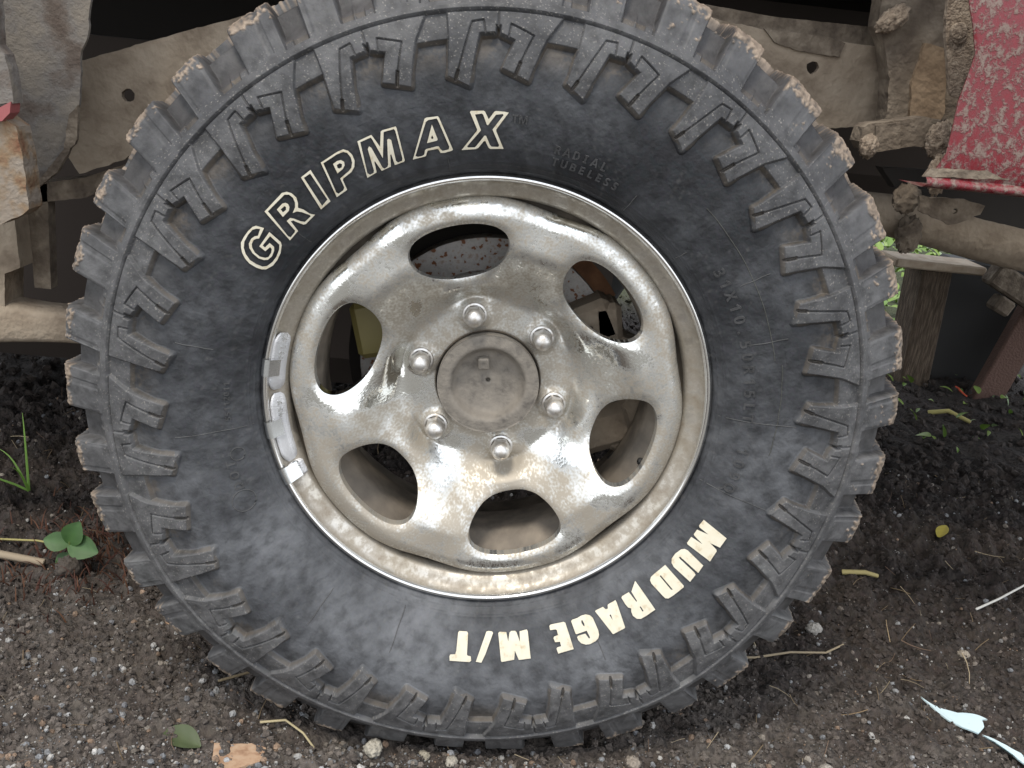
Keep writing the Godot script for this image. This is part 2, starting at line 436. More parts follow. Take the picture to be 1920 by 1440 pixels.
func tyre(w: Node3D) -> void:
	profile()
	lug_shapes()
	var r_start := row_at_r(0.272)
	# --- carcass: outer sidewall from bead to the lugs, and the hidden inner sidewall
	var mb := MB.new()
	for part in 2:
		var rows := PackedInt32Array()
		if part == 0:
			for i in range(0, r_start + 1, 3): rows.append(i)
			if rows[rows.size() - 1] != r_start: rows.append(r_start)
		else:
			var i0 := PR.size() - 1
			while PZ[i0] < -0.19 and PR[i0] < 0.386: i0 -= 1
			for i in range(i0, PR.size(), 8): rows.append(i)
		var nu := 721 if part == 0 else 181
		var pos := PackedVector3Array(); var cols := PackedColorArray()
		for i in rows:
			var q := prow(i)
			for k in nu:
				var deg := 360.0 * k / (nu - 1)
				var a := deg_to_rad(deg)
				var h := 0.0
				if part == 0:
					var rm: float = q[0] * 1000.0
					# fine rings pressed into the bead area
					for g in [214.5, 219.0, 221.0, 232.5]:
						h += 0.0005 * clampf(1.0 - absf(rm - g) / 0.9, 0, 1)
					h += 0.0005 * nz.get_noise_2d(cos(a) * 14.0 + q[0] * 40.0, sin(a) * 14.0)
				elif q[1] < -0.2: h = 0.0
				else: h = 0.006
				var rr: float = q[0] + h * q[2]
				var p := squash(Vector3(rr * cos(a), rr * sin(a), q[1] + h * q[3] + (bulge_th(deg) * bulge_row(q[0], q[1]) if part == 0 else 0.0)))
				pos.append(p)
				var col := wall_col(p, dust_and_light_at(p) + 0.06)
				var sc := nf.get_noise_2d(cos(a) * 70.0 + q[0] * 90.0, sin(a) * 26.0)
				if sc > 0.5: col = col.lerp(Color(0.15, 0.145, 0.14), clampf((sc - 0.5) * 1.6, 0, 0.3))
				cols.append(col)
		mb.grid(pos, nu, rows.size(), true, cols, Vector3.ZERO)
	put("tyre", mb.mesh(), M.rubber, w)
	# --- nineteen pitches of lugs and tread blocks
	var rows2 := PackedInt32Array()
	var i1 := r_start
	while i1 < PR.size() and PZ[i1] > -0.205:
		rows2.append(i1)
		i1 += 1 if PR[i1] < 0.349 and PZ[i1] > 0.0 else (2 if PZ[i1] > -0.06 else 7)
	var nu2 := 161
	var nv2 := rows2.size()
	var hs := PackedFloat32Array(); hs.resize(nu2 * nv2)
	var qs := []
	for j in nv2:
		var q := prow(rows2[j]); qs.append(q)
		var rm: float = q[0] * 1000.0
		var zm: float = q[1] * 1000.0
		for i in nu2:
			hs[j * nu2 + i] = lug_h(PITCH * (float(i) / (nu2 - 1) - 0.5), rm, zm) * 0.001
			if j == 0: hs[i] = 0.0
	for u in 19:
		var c0 := 18.1 + PITCH * u
		var pos := PackedVector3Array(); pos.resize(nu2 * nv2)
		var cols := PackedColorArray(); cols.resize(nu2 * nv2)
		var cs := PackedFloat32Array(); var sn := PackedFloat32Array(); var bl := PackedFloat32Array()
		for i in nu2:
			var deg := c0 + PITCH * (float(i) / (nu2 - 1) - 0.5)
			cs.append(cos(deg_to_rad(deg))); sn.append(sin(deg_to_rad(deg))); bl.append(bulge_th(deg))
		for j in nv2:
			var q: Array = qs[j]
			var r: float = q[0]; var z: float = q[1]; var nr: float = q[2]; var nzv: float = q[3]
			var bw := bulge_row(r, z)
			var muddy := z < 0.002
			for i in nu2:
				var h := hs[j * nu2 + i]
				var rr := r + h * nr
				var p := Vector3(rr * cs[i], rr * sn[i], z + h * nzv + bl[i] * bw)
				var col: Color
				if muddy:
					var e := nf.get_noise_3d(p.x * 170.0, p.y * 170.0, p.z * 170.0)
					var f := nz.get_noise_3d(p.x * 42.0 + 40.0, p.y * 42.0, p.z * 42.0)
					var side := 0.26 * sm(-0.25, 0.30, p.x) * sm(-0.30, 0.05, p.y) - 0.18
					var t := sm(-0.10, 0.16, f * 0.55 + e * 0.45 + side + 0.66 * sm(-0.0085, -0.0175, z) - 0.42 - (0.0 if h > 0.0075 else 0.62))
					col = rubber_col(p, dust_and_light_at(p) + 0.30).lerp(Color(0.36, 0.28, 0.21) * (0.8 + 0.5 * e), t)
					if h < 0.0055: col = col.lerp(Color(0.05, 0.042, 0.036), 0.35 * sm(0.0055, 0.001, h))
					p += Vector3(cs[i] * nr, sn[i] * nr, nzv) * (0.0011 * t * (0.6 + e))
				else:
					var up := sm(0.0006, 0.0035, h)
					col = wall_col(p, dust_and_light_at(p) + 0.06).lerp(rubber_col(p, dust_and_light_at(p) + 0.26), maxf(up, sm(0.285, 0.325, r) * 0.6))
					var e2 := nf.get_noise_3d(p.x * 420.0, p.y * 420.0, p.z * 420.0)
					if e2 > 0.46 and h > 0.002: col = col.lerp(Color(0.40, 0.37, 0.33), clampf((e2 - 0.46) * 4.0, 0, 0.6))
					# dried soil packed into some of the pockets
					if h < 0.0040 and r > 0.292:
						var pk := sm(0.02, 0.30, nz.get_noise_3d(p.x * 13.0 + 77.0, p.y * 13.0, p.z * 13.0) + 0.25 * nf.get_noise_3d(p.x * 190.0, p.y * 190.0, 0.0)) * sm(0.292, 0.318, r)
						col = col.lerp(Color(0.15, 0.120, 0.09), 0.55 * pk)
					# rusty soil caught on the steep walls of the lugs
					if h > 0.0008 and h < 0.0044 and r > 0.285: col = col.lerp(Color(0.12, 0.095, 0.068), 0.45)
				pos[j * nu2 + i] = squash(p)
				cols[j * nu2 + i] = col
		var t2 := MB.new()
		t2.grid(pos, nu2, nv2, false, cols, Vector3.ZERO)
		put("tread_lug", t2.mesh(), M.rubber, w)
	tyre_marks(w)

# flat letter pieces: [outer, hole] in tenths of a millimetre along / across the wall
func letter(w: Node3D, deg: float, shapes: Array, lift: float) -> void:
	var mb := MB.new()
	for sh in shapes:
		var outer := PackedVector2Array(); var hole := PackedVector2Array()
		for i in range(0, sh[0].size(), 2): outer.append(Vector2(sh[0][i], sh[0][i + 1]))
		for i in range(0, sh[1].size(), 2): hole.append(Vector2(sh[1][i], sh[1][i + 1]))
		if Geometry2D.is_polygon_clockwise(outer): outer.reverse()
		if hole.size() and not Geometry2D.is_polygon_clockwise(hole): hole.reverse()
		var ring := bridged(outer, hole)
		var tr := Geometry2D.triangulate_polygon(ring)
		var k := mb.v.size()
		for p in ring:
			var d := deg - rad_to_deg(p.x * 1e-4 / 0.262)
			var r := 0.262 + p.y * 1e-4
			mb.vert(tyre_pt(d, r, lift), tyre_nrm(d, r), Color(0.78, 0.735, 0.625))
		for i in range(0, tr.size(), 3): mb.tri(k + tr[i], k + tr[i + 1], k + tr[i + 2])
		for cont in [outer, hole]:
			var n: int = cont.size()
			for i in n:
				var a: Vector2 = cont[i]; var b: Vector2 = cont[(i + 1) % n]
				var o := (b - a).orthogonal().normalized() * -7.0
				var q := []
				for e in [[a, lift], [b, lift], [b + o, -0.0003], [a + o, -0.0003]]:
					q.append(tyre_pt(deg - rad_to_deg(e[0].x * 1e-4 / 0.262), 0.262 + e[0].y * 1e-4, e[1]))
				mb.flat(q, Color(0.03, 0.03, 0.03), tyre_nrm(deg, 0.262))
	put("letter", mb.mesh(), M.white, w)

func bridged(outer: PackedVector2Array, hole: PackedVector2Array) -> PackedVector2Array:
	if hole.is_empty(): return outer
	var bo := 0; var bh := 0; var best := 1e18
	for i in outer.size():
		for j in hole.size():
			var d := outer[i].distance_squared_to(hole[j])
			if d < best: best = d; bo = i; bh = j
	var r := PackedVector2Array()
	for i in range(0, bo + 1): r.append(outer[i])
	for j in range(0, hole.size() + 1):
		var q := hole[(bh + j) % hole.size()]
		if j == hole.size(): q += (hole[(bh - 1 + hole.size()) % hole.size()] - q) * 0.002
		r.append(q)
	r.append(outer[bo] + (outer[(bo + 1) % outer.size()] - outer[bo]) * 0.002)
	for i in range(bo + 1, outer.size()): r.append(outer[i])
	return r

func raised_text(w: Node3D, text: String, deg: float, r: float, high: float, step: float, up_out := true) -> void:
	var font := SystemFont.new()
	font.font_names = PackedStringArray(["Droid Sans"])
	font.font_weight = 700
	for i in text.length():
		if text[i] == " ": continue
		var tm := TextMesh.new()
		tm.text = text[i]; tm.font = font; tm.font_size = 64; tm.pixel_size = high / 46.0; tm.depth = 0.0019
		tm.curve_step = 2.0
		var d := deg - step * i
		var o := put("raised_character", tm, M.emboss, w, tyre_pt(d, r, 0.0), Vector3.ZERO)
		var n := tyre_nrm(d, r)
		var out := Vector3(cos(deg_to_rad(d)), sin(deg_to_rad(d)), 0)
		out = (out - n * out.dot(n)).normalized()
		o.basis = Basis(out.cross(n), out, n)

func tube(mb: MB, pts: Array, rad: float, sides := 5, col := Color.WHITE, taper := 1.0) -> void:
	var k0 := mb.v.size()
	for i in pts.size():
		var t: Vector3 = (pts[mini(i + 1, pts.size() - 1)] - pts[maxi(i - 1, 0)]).normalized()
		var a := t.cross(Vector3.UP if absf(t.y) < 0.9 else Vector3.RIGHT).normalized()
		var b := t.cross(a)
		var rr := rad * lerpf(1.0, taper, float(i) / maxi(pts.size() - 1, 1))
		for s in sides:
			var an := TAU * s / sides
			var n := a * cos(an) + b * sin(an)
			mb.vert(pts[i] + n * rr, n, col)
	for i in pts.size() - 1:
		for s in sides:
			var s2 := (s + 1) % sides
			mb.quad(k0 + i * sides + s, k0 + i * sides + s2, k0 + (i + 1) * sides + s2, k0 + (i + 1) * sides + s)
	for e in [0, pts.size() - 1]:
		var c := mb.vert(pts[e], (pts[e] - pts[1 if e == 0 else e - 1]).normalized(), col)
		for s in sides: mb.tri(c, k0 + e * sides + s, k0 + e * sides + (s + 1) % sides)

func tyre_marks(w: Node3D) -> void:
	M.emboss = M.rubber.duplicate()
	M.emboss.vertex_color_use_as_albedo = false
	M.emboss.albedo_color = lin(0.075, 0.075, 0.077)
	letter(w, 148.14, [[[176,-94,166,-71,150,-33,123,-16,70,-8,3,-8,-50,-14,-88,-36,-124,-66,-158,-110,-180,-161,-185,-224,-177,-267,-157,-297,-91,-327,-17,-331,59,-320,136,-289,157,-267,174,-146,9,-151,-1,-213,58,-224,50,-244,17,-258,-36,-259,-58,-242,-73,-200,-63,-150,-36,-110,-9,-91,30,-85,54,-96,70,-113],[148,-74,129,-48,102,-30,44,-25,-24,-31,-75,-54,-116,-93,-148,-149,-154,-209,-148,-262,-122,-289,-61,-308,7,-310,83,-294,128,-272,146,-171,33,-169,28,-193,89,-202,81,-249,47,-268,-11,-279,-62,-268,-84,-243,-94,-199,-80,-139,-53,-93,-20,-70,30,-64,66,-75,85,-93]]], 0.0016)
	letter(w, 138.14, [[[-163,-12,59,-8,96,-27,118,-62,120,-110,96,-152,63,-181,86,-221,98,-279,126,-315,-7,-319,-25,-309,-50,-254,-57,-227,-79,-218,-109,-314,-236,-316],[-142,-31,64,-32,92,-56,97,-96,78,-136,48,-162,-7,-182,32,-198,56,-227,88,-287,86,-301,5,-301,-17,-275,-39,-222,-59,-195,-102,-193,-124,-293,-141,-301,-205,-303,-211,-283]],[[-79,-73,-6,-71,19,-84,26,-106,13,-131,-15,-148,-95,-149],[-55,-94,-9,-98,-8,-112,-27,-127,-62,-123]]], 0.0016)
	letter(w, 131.68, [[[-25,-13,80,-11,35,-308,-90,-313],[-8,-30,57,-33,24,-281,-57,-296]]], 0.0016)
	letter(w, 124.66, [[[-135,-10,29,-5,86,-10,116,-38,129,-81,122,-131,91,-175,41,-201,-53,-212,-66,-223,-87,-307,-213,-311],[-120,-26,20,-21,76,-28,100,-50,107,-95,95,-135,63,-170,25,-184,-76,-199,-96,-278,-119,-293,-178,-295,-186,-276]],[[-55,-71,-11,-67,22,-76,37,-101,23,-128,-8,-145,-70,-154],[-32,-93,-2,-93,10,-108,-7,-129,-32,-128,-41,-114]]], 0.0016)
	letter(w, 116.32, [[[-158,-4,-31,-1,-26,-17,-3,-115,53,-4,69,2,184,-3,187,-17,158,-286,146,-294,53,-296,62,-204,52,-205,12,-296,-85,-300,-89,-280,-101,-205,-108,-210,-135,-295,-240,-303],[-140,-20,-44,-19,-39,-35,-23,-209,74,-15,162,-19,169,-34,145,-262,131,-282,90,-285,79,-266,109,-95,95,-79,78,-81,-4,-274,-20,-289,-50,-293,-64,-277,-76,-95,-89,-78,-109,-93,-149,-272,-163,-288,-202,-290,-217,-269]]], 0.0016)
	letter(w, 106.15, [[[-232,-298,-34,-1,-18,5,78,0,86,-14,161,-283,151,-291,77,-301,40,-296,26,-263,15,-259,-69,-257,-79,-263,-103,-297,-121,-299],[-197,-275,-29,-27,-4,-17,64,-16,73,-34,131,-255,122,-277,64,-282,47,-266,36,-241,20,-237,-81,-241,-96,-248,-112,-279,-131,-289,-178,-288]],[[16,-57,39,-182,30,-192,-62,-196],[-2,-142,6,-166,-9,-172,-17,-162]]], 0.0016)
	letter(w, 95.71, [[[-134,7,-123,15,-21,14,-10,7,21,-54,66,6,80,13,153,10,185,5,87,-135,88,-150,162,-290,36,-295,19,-284,-9,-231,-22,-230,-77,-286,-103,-295,-236,-295,-83,-146,-80,-135],[-93,-15,-36,-9,-25,-18,4,-97,15,-102,81,-17,136,-9,144,-17,54,-136,119,-262,111,-276,48,-276,32,-261,-3,-187,-17,-186,-93,-267,-110,-280,-173,-278,-180,-267,-47,-143]]], 0.0016)
	letter(w, -26.77, [[[-172,-276,-90,-281,-77,-269,-69,-174,-41,-275,20,-275,31,-262,49,-165,62,-277,144,-274,152,-260,139,-24,21,-31,8,-42,-8,-121,-28,-27,-140,-24],[]]], 0.0016)
	letter(w, -33.67, [[[-103,-46,-116,-229,-106,-257,-76,-276,3,-287,69,-280,104,-256,118,-221,104,-36,17,-43,7,-62,9,-231,4,-245,-10,-240,-10,-215,-15,-37],[]]], 0.0016)
	letter(w, -40.77, [[[-154,-280,-150,-51,-137,-41,-2,-49,49,-56,72,-74,77,-98,94,-238,83,-266,54,-281,13,-284],[-28,-244,-42,-242,-42,-88,-28,-98]]], 0.0016)
	letter(w, -48.82, [[[-145,-332,-148,-245,-148,-50,-32,-50,24,-53,58,-71,77,-109,70,-143,53,-166,77,-187,85,-220,87,-278,71,-287,-15,-286,-30,-189,-40,-191,-43,-278],[-31,-140,-43,-140,-42,-96,-29,-97]]], 0.0016)
	letter(w, -54.92, [[[137,-279,124,-283,36,-285,21,-258,-4,-255,-19,-281,-36,-285,-121,-286,-122,-266,-76,-58,-67,-53,61,-51,66,-59],[11,-203,-5,-203,4,-153]]], 0.0016)
	letter(w, -61.85, [[[107,-275,88,-282,31,-281,-20,-289,-71,-285,-109,-267,-129,-239,-132,-132,-122,-93,-100,-69,-65,-56,-4,-49,40,-57,78,-79,98,-111,99,-138,84,-145,6,-143,-11,-96,-23,-95,-26,-107,-18,-161,96,-161,103,-169],[-1,-252,-14,-252,-20,-217,-13,-199,-1,-210,5,-235]]], 0.0016)
	letter(w, -68.14, [[[66,-285,48,-293,-98,-286,-114,-276,-118,-174,-119,-53,43,-51,48,-94,36,-103,-4,-104,-4,-141,46,-147,53,-180,44,-193,-2,-197,-3,-237,9,-246,68,-250],[]]], 0.0016)
	letter(w, -78.66, [[[158,-286,143,-294,69,-289,55,-212,33,-283,14,-294,-30,-293,-44,-281,-70,-200,-79,-285,-160,-292,-169,-277,-158,-56,-38,-56,-7,-135,8,-62,134,-51,142,-62],[]]], 0.0016)
	letter(w, -84.98, [[[0,-300,-27,-303,-62,-299,-74,-287,10,-116,49,-48,105,-55],[]]], 0.0016)
	letter(w, -90.68, [[[53,-280,43,-293,-41,-294,-57,-283,-62,-111,-70,-102,-102,-97,-109,-63,-92,-50,106,-47,114,-84,107,-99,58,-105,51,-136],[]]], 0.0016)
	raised_text(w, "TM", 90.4, 0.2575, 0.0068, 1.5)
	raised_text(w, "RADIAL", 81.2, 0.2385, 0.0072, 2.0)
	raised_text(w, "TUBELESS", 81.0, 0.2285, 0.0072, 2.0)
	raised_text(w, "31X10.50R15LT", 37.5, 0.2395, 0.0098, 2.85)
	raised_text(w, "109Q", -4.5, 0.2405, 0.0098, 3.0)
	raised_text(w, "55112011", 187.5, 0.2365, 0.0050, 1.15)
	raised_text(w, "DOT", 203.0, 0.2420, 0.0085, 2.6)
	# hair lines left by the mould, and the circle of a mark
	for s in [[2.5, 0.216, 0.283], [-15.0, 0.216, 0.279], [20.0, 0.240, 0.276], [45.0, 0.216, 0.226], [33.0, 0.250, 0.277], [172.0, 0.250, 0.282], [190.0, 0.217, 0.283], [141.0, 0.216, 0.228], [104.0, 0.214, 0.226], [62.0, 0.214, 0.232], [236.0, 0.235, 0.272], [300.0, 0.232, 0.275], [254.0, 0.222, 0.262]]:
		var mb := MB.new(); var pts := []
		for i in 9: pts.append(tyre_pt(s[0] + 0.05 * sin(i * 1.3), lerpf(s[1], s[2], i / 8.0), 0.0001))
		tube(mb, pts, 0.00045, 5, Color(0.10, 0.10, 0.10))
		put("mould_line", mb.mesh(), M.rubber, w)
	for s in [[50.0, 16.0, 0.262, 0.262], [15.0, -4.0, 0.268, 0.264]]:
		var mb := MB.new(); var pts := []
		for i in 25: pts.append(tyre_pt(lerpf(s[0], s[1], i / 24.0), lerpf(s[2], s[3], i / 24.0) + 0.0002 * sin(i * 0.9), 0.0001))
		tube(mb, pts, 0.0004, 5, Color(0.10, 0.10, 0.09))
		put("mould_line", mb.mesh(), M.rubber, w)
	for s in [[196.0, 0.2345, 0.0060], [-8.8, 0.2405, 0.0], [206.5, 0.243, 0.010]]:
		if s[2] <= 0.0: continue
		var mb := MB.new(); var pts := []
		for i in 25:
			var an := TAU * i / 24.0
			pts.append(tyre_pt(s[0] + rad_to_deg(s[2] * cos(an) / s[1]), s[1] + s[2] * sin(an), 0.0001))
		tube(mb, pts, 0.0005, 5, Color(0.10, 0.10, 0.10))
		put("raised_ring", mb.mesh(), M.rubber, w)

# ---------------------------------------------------------------- rim
func lathe(mb: MB, prof: Array, nu := 241, col := Color.WHITE, centre := Vector3.ZERO) -> void:
	# prof: [r, z] in metres, outside/front on the left of the direction of travel
	var pos := PackedVector3Array()
	var cols := PackedColorArray()
	for q in prof:
		for k in nu:
			var a := TAU * k / (nu - 1)
			pos.append(centre + Vector3(q[0] * cos(a), q[0] * sin(a), q[1]))
			cols.append(col)
	mb.grid(pos, nu, prof.size(), true, cols, Vector3.ZERO)

func curve_prof(k: Array, step: float) -> Array:
	var cv := Curve3D.new()
	for i in k.size():
		var a := Vector3(k[maxi(i - 1, 0)][0], k[maxi(i - 1, 0)][1], 0)
		var b := Vector3(k[mini(i + 1, k.size() - 1)][0], k[mini(i + 1, k.size() - 1)][1], 0)
		cv.add_point(Vector3(k[i][0], k[i][1], 0), -(b - a) / 6.0, (b - a) / 6.0)
	cv.bake_interval = step
	var r := []
	for p in cv.get_baked_points(): r.append([p.x / 1000.0, p.y / 1000.0])
	return r

const VENT_A := 106.0

func disc_z(r: float, a: float) -> float:
	# a: degrees from the nearest vent's axis, -30..30
	var w := 0.5 + 0.5 * cos(deg_to_rad(a * 6.0))
	var rs := sm(0.077, 0.148, r)
	var rv := 0.36 * sm(0.084, 0.104, r) + 0.64 * sm(0.098, 0.174, r)
	var z := -0.068 + 0.058 * lerpf(rs, rv, w)
	var d := Vector2(r - 0.06985, deg_to_rad(a) * r).length()
	z += 0.0035 * (1.0 - sm(0.011, 0.018, d))
	# scalloped wall round every nut
	z -= 0.004 * (1.0 - sm(0.018, 0.030, d)) * sm(0.080, 0.09, r)
	# the outer edge rolls back
	if r > 0.170:
		var e := clampf((r - 0.170) / 0.0185, 0.0, 0.995)
		z -= 0.0125 * (1.0 - sqrt(1.0 - e * e))
	return z

func disc_r(r: float, a: float) -> float:
	var w := 0.5 - 0.5 * cos(deg_to_rad(a * 6.0))
	return r - 0.0062 * pow(w, 2.5) * sm(0.160, 0.187, r)

func disc_p(r: float, a: float, axis: float, dz := 0.0) -> Vector3:
	var rr := disc_r(r, a)
	var t := deg_to_rad(axis + a)
	return Vector3(rr * cos(t), rr * sin(t), disc_z(r, a) + dz)

func chrome_col(p: Vector3) -> Color:
	var a := nz.get_noise_3d(p.x * 26.0 + 9.0, p.y * 26.0, p.z * 10.0)
	var t := clampf(0.5 + 0.9 * a, 0, 1)
	return Color(1, 1, 1).lerp(Color(0.88, 0.855, 0.80), t)

func worn_chrome() -> StandardMaterial3D:
	# how dirty every spot of the wheel's face is: blotches, fine flecks, and cleaner patches brightened to paint in the sky's reflection
	var n := 1024
	var clean_glare := PackedFloat32Array(); clean_glare.resize(n * n)
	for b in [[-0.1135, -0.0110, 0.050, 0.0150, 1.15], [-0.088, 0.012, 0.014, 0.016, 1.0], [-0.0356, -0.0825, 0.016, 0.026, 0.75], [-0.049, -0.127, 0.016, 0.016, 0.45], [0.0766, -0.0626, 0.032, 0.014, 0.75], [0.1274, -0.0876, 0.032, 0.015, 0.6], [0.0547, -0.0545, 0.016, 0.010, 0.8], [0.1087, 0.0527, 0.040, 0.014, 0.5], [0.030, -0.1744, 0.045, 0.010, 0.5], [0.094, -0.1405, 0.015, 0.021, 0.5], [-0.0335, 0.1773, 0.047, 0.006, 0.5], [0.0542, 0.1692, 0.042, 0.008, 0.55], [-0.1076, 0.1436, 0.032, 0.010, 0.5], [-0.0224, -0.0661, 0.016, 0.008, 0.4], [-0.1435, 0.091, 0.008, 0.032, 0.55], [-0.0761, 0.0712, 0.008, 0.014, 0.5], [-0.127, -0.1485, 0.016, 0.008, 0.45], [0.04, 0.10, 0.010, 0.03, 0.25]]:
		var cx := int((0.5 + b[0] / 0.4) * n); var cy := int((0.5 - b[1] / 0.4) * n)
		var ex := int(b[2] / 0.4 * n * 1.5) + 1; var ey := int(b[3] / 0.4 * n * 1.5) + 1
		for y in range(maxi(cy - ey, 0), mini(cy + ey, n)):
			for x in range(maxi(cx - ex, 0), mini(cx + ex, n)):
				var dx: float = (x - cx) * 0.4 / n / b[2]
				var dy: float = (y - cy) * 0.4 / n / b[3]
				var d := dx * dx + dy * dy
				if d < 2.25: clean_glare[y * n + x] += b[4] * exp(-d * d * 0.9)
	var ca := PackedByteArray(); ca.resize(n * n * 3)
	var cr := PackedByteArray(); cr.resize(n * n * 3)
	var shiny := [0.92, 0.92, 0.90]; var haze := [0.82, 0.818, 0.80]; var grime := [0.67, 0.638, 0.585]
	for y in n:
		var py := (0.5 - float(y) / n) * 0.4
		for x in n:
			var px := (float(x) / n - 0.5) * 0.4
			var r2 := px * px + py * py
			if r2 > 0.038 or r2 < 0.0022: continue
			var big := nz.get_noise_2d(px * 11.0, py * 11.0)
			var mid := nz.get_noise_2d(px * 70.0 + 5.0, py * 70.0)
			var fine := nf.get_noise_2d(px * 300.0, py * 300.0)
			var d := 0.64 + 0.28 * big + 0.36 * mid + 0.32 * fine - clean_glare[y * n + x] + 0.12 * sm(0.011, 0.006, r2) + 0.21 * sm(-0.02, -0.08, py)
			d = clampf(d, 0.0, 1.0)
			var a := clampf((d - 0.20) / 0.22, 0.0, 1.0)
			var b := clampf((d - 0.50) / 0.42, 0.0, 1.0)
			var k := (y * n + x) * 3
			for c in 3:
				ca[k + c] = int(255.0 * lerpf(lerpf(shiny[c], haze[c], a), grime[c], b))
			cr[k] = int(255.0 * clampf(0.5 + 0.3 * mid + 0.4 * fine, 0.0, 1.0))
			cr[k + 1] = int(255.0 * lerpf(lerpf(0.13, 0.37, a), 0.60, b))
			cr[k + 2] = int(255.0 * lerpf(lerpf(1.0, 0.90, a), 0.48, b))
	var col_tex := ImageTexture.create_from_image(Image.create_from_data(n, n, false, Image.FORMAT_RGB8, ca))
	var orm_tex := ImageTexture.create_from_image(Image.create_from_data(n, n, false, Image.FORMAT_RGB8, cr))
	var sm_ := StandardMaterial3D.new()
	sm_.albedo_texture = col_tex
	sm_.roughness = 1.0; sm_.metallic = 1.0
	sm_.roughness_texture = orm_tex; sm_.roughness_texture_channel = BaseMaterial3D.TEXTURE_CHANNEL_GREEN
	sm_.metallic_texture = orm_tex; sm_.metallic_texture_channel = BaseMaterial3D.TEXTURE_CHANNEL_BLUE
	sm_.metallic_specular = 0.5
	bump(sm_, orm_tex, 0.012)
	return sm_

func wheel_disc(w: Node3D) -> void:
	var tab := [[0, 165.6], [6, 165.2], [10, 164], [13.8, 161.2], [16.9, 155.5], [18.3, 147], [18.1, 137], [16.4, 127.8], [13.2, 119.6], [8.7, 114.2], [4.4, 111.9], [0, 111.3]]
	var cx := 18.2; var cy := 26.5
	var full := []
	for t in tab: full.append(Vector2(t[0] / cx, (t[1] - 140.0) / cy))
	for i in range(tab.size() - 2, 0, -1): full.append(Vector2(-tab[i][0] / cx, (tab[i][1] - 140.0) / cy))
	# smooth closed outline
	var cv := []
	for i in full.size():
		for s in 8:
			var p0: Vector2 = full[(i - 1 + full.size()) % full.size()]
			var p1: Vector2 = full[i]; var p2: Vector2 = full[(i + 1) % full.size()]; var p3: Vector2 = full[(i + 2) % full.size()]
			cv.append(p1.cubic_interpolate(p2, p0, p3, s / 8.0))
	var x1 := 30.0 / cx; var y0 := (80.0 - 140.0) / cy; var y1 := (188.4 - 140.0) / cy
	var rays := []
	var cor := [Vector2(-x1, y0), Vector2(x1, y0), Vector2(x1, y1), Vector2(-x1, y1)]
	for s in 4:
		for i in 40: rays.append(cor[s].lerp(cor[(s + 1) % 4], i / 40.0))
	rays.append(rays[0])
	var inner := []
	for q in rays:
		var ang: float = q.angle()
		var best := Vector2.ZERO; 
		for i in cv.size():
			var a: Vector2 = cv[i]; var b: Vector2 = cv[(i + 1) % cv.size()]
			var h = Geometry2D.segment_intersects_segment(a, b, Vector2.ZERO, Vector2.from_angle(ang) * 3.0)
			if h != null: best = h
		inner.append(best)
	var mb := MB.new()
	var nv := 46
	for s in 6:
		var axis := VENT_A - 60.0 * s
		var pos := PackedVector3Array(); var cols := PackedColorArray()
		for j in nv + 4:
			for i in rays.size():
				var p: Vector3
				if j < 4:  # thickness of the sheet at the vent, turned back
					var q: Vector2 = inner[i] * (1.0 - 0.012 * [1.5, 1.2, 0.8, 0.3][j])
					p = disc_p((140.0 + q.y * cy) * 0.001, q.x * cx, axis, [-0.011, -0.0075, -0.0045, -0.0022][j])
				else:
					var t := pow((j - 4) / float(nv - 1), 1.15)
					var q: Vector2 = inner[i].lerp(rays[i], t)
					var e := 1.0 - clampf(t * (rays[i] - inner[i]).length() / 0.22, 0, 1)
					p = disc_p((140.0 + q.y * cy) * 0.001, q.x * cx, axis, -0.0020 * e * e)
				pos.append(p); cols.append(chrome_col(p))
		mb.grid(pos, rays.size(), nv + 4, true, cols, Vector3.ZERO, false)
	# face round the hub
	var pos2 := PackedVector3Array(); var cols2 := PackedColorArray()
	for j in 14:
		var r: float = [0.0500, 0.0512, 0.0522, 0.0535, 0.056, 0.059, 0.062, 0.065, 0.068, 0.071, 0.074, 0.077, 0.079, 0.0806][j]
		for k in 361:
			var a := wrapf(k - VENT_A + 30.0, 0.0, 60.0) - 30.0
			var p := disc_p(r, a, k - a, -0.009 if j == 0 else (-0.003 if j == 1 else (-0.0006 if j == 2 else -0.0002)))
			pos2.append(p); cols2.append(chrome_col(p))
	mb.grid(pos2, 361, 14, true, cols2, Vector3.ZERO, true)
	# skirt behind the rolled edge
	var pos3 := PackedVector3Array(); var cols3 := PackedColorArray()
	for j in 5:
		for k in 361:
			var a := wrapf(k - VENT_A + 30.0, 0.0, 60.0) - 30.0
			var p := disc_p(0.1884, a, k - a, [0.0, -0.004, -0.010, -0.018, -0.03][j])
			var f: float = [1.0, 1.0, 0.998, 0.99, 0.975][j]
			p.x *= f; p.y *= f
			pos3.append(p); cols3.append(Color(0.75, 0.66, 0.55))
	mb.grid(pos3, 361, 5, true, cols3, Vector3.ZERO, true)
	for p in mb.v: mb.uv.append(Vector2(0.5 + p.x / 0.4, 0.5 - p.y / 0.4))
	put("wheel_disc", mb.mesh(), worn_chrome(), w)

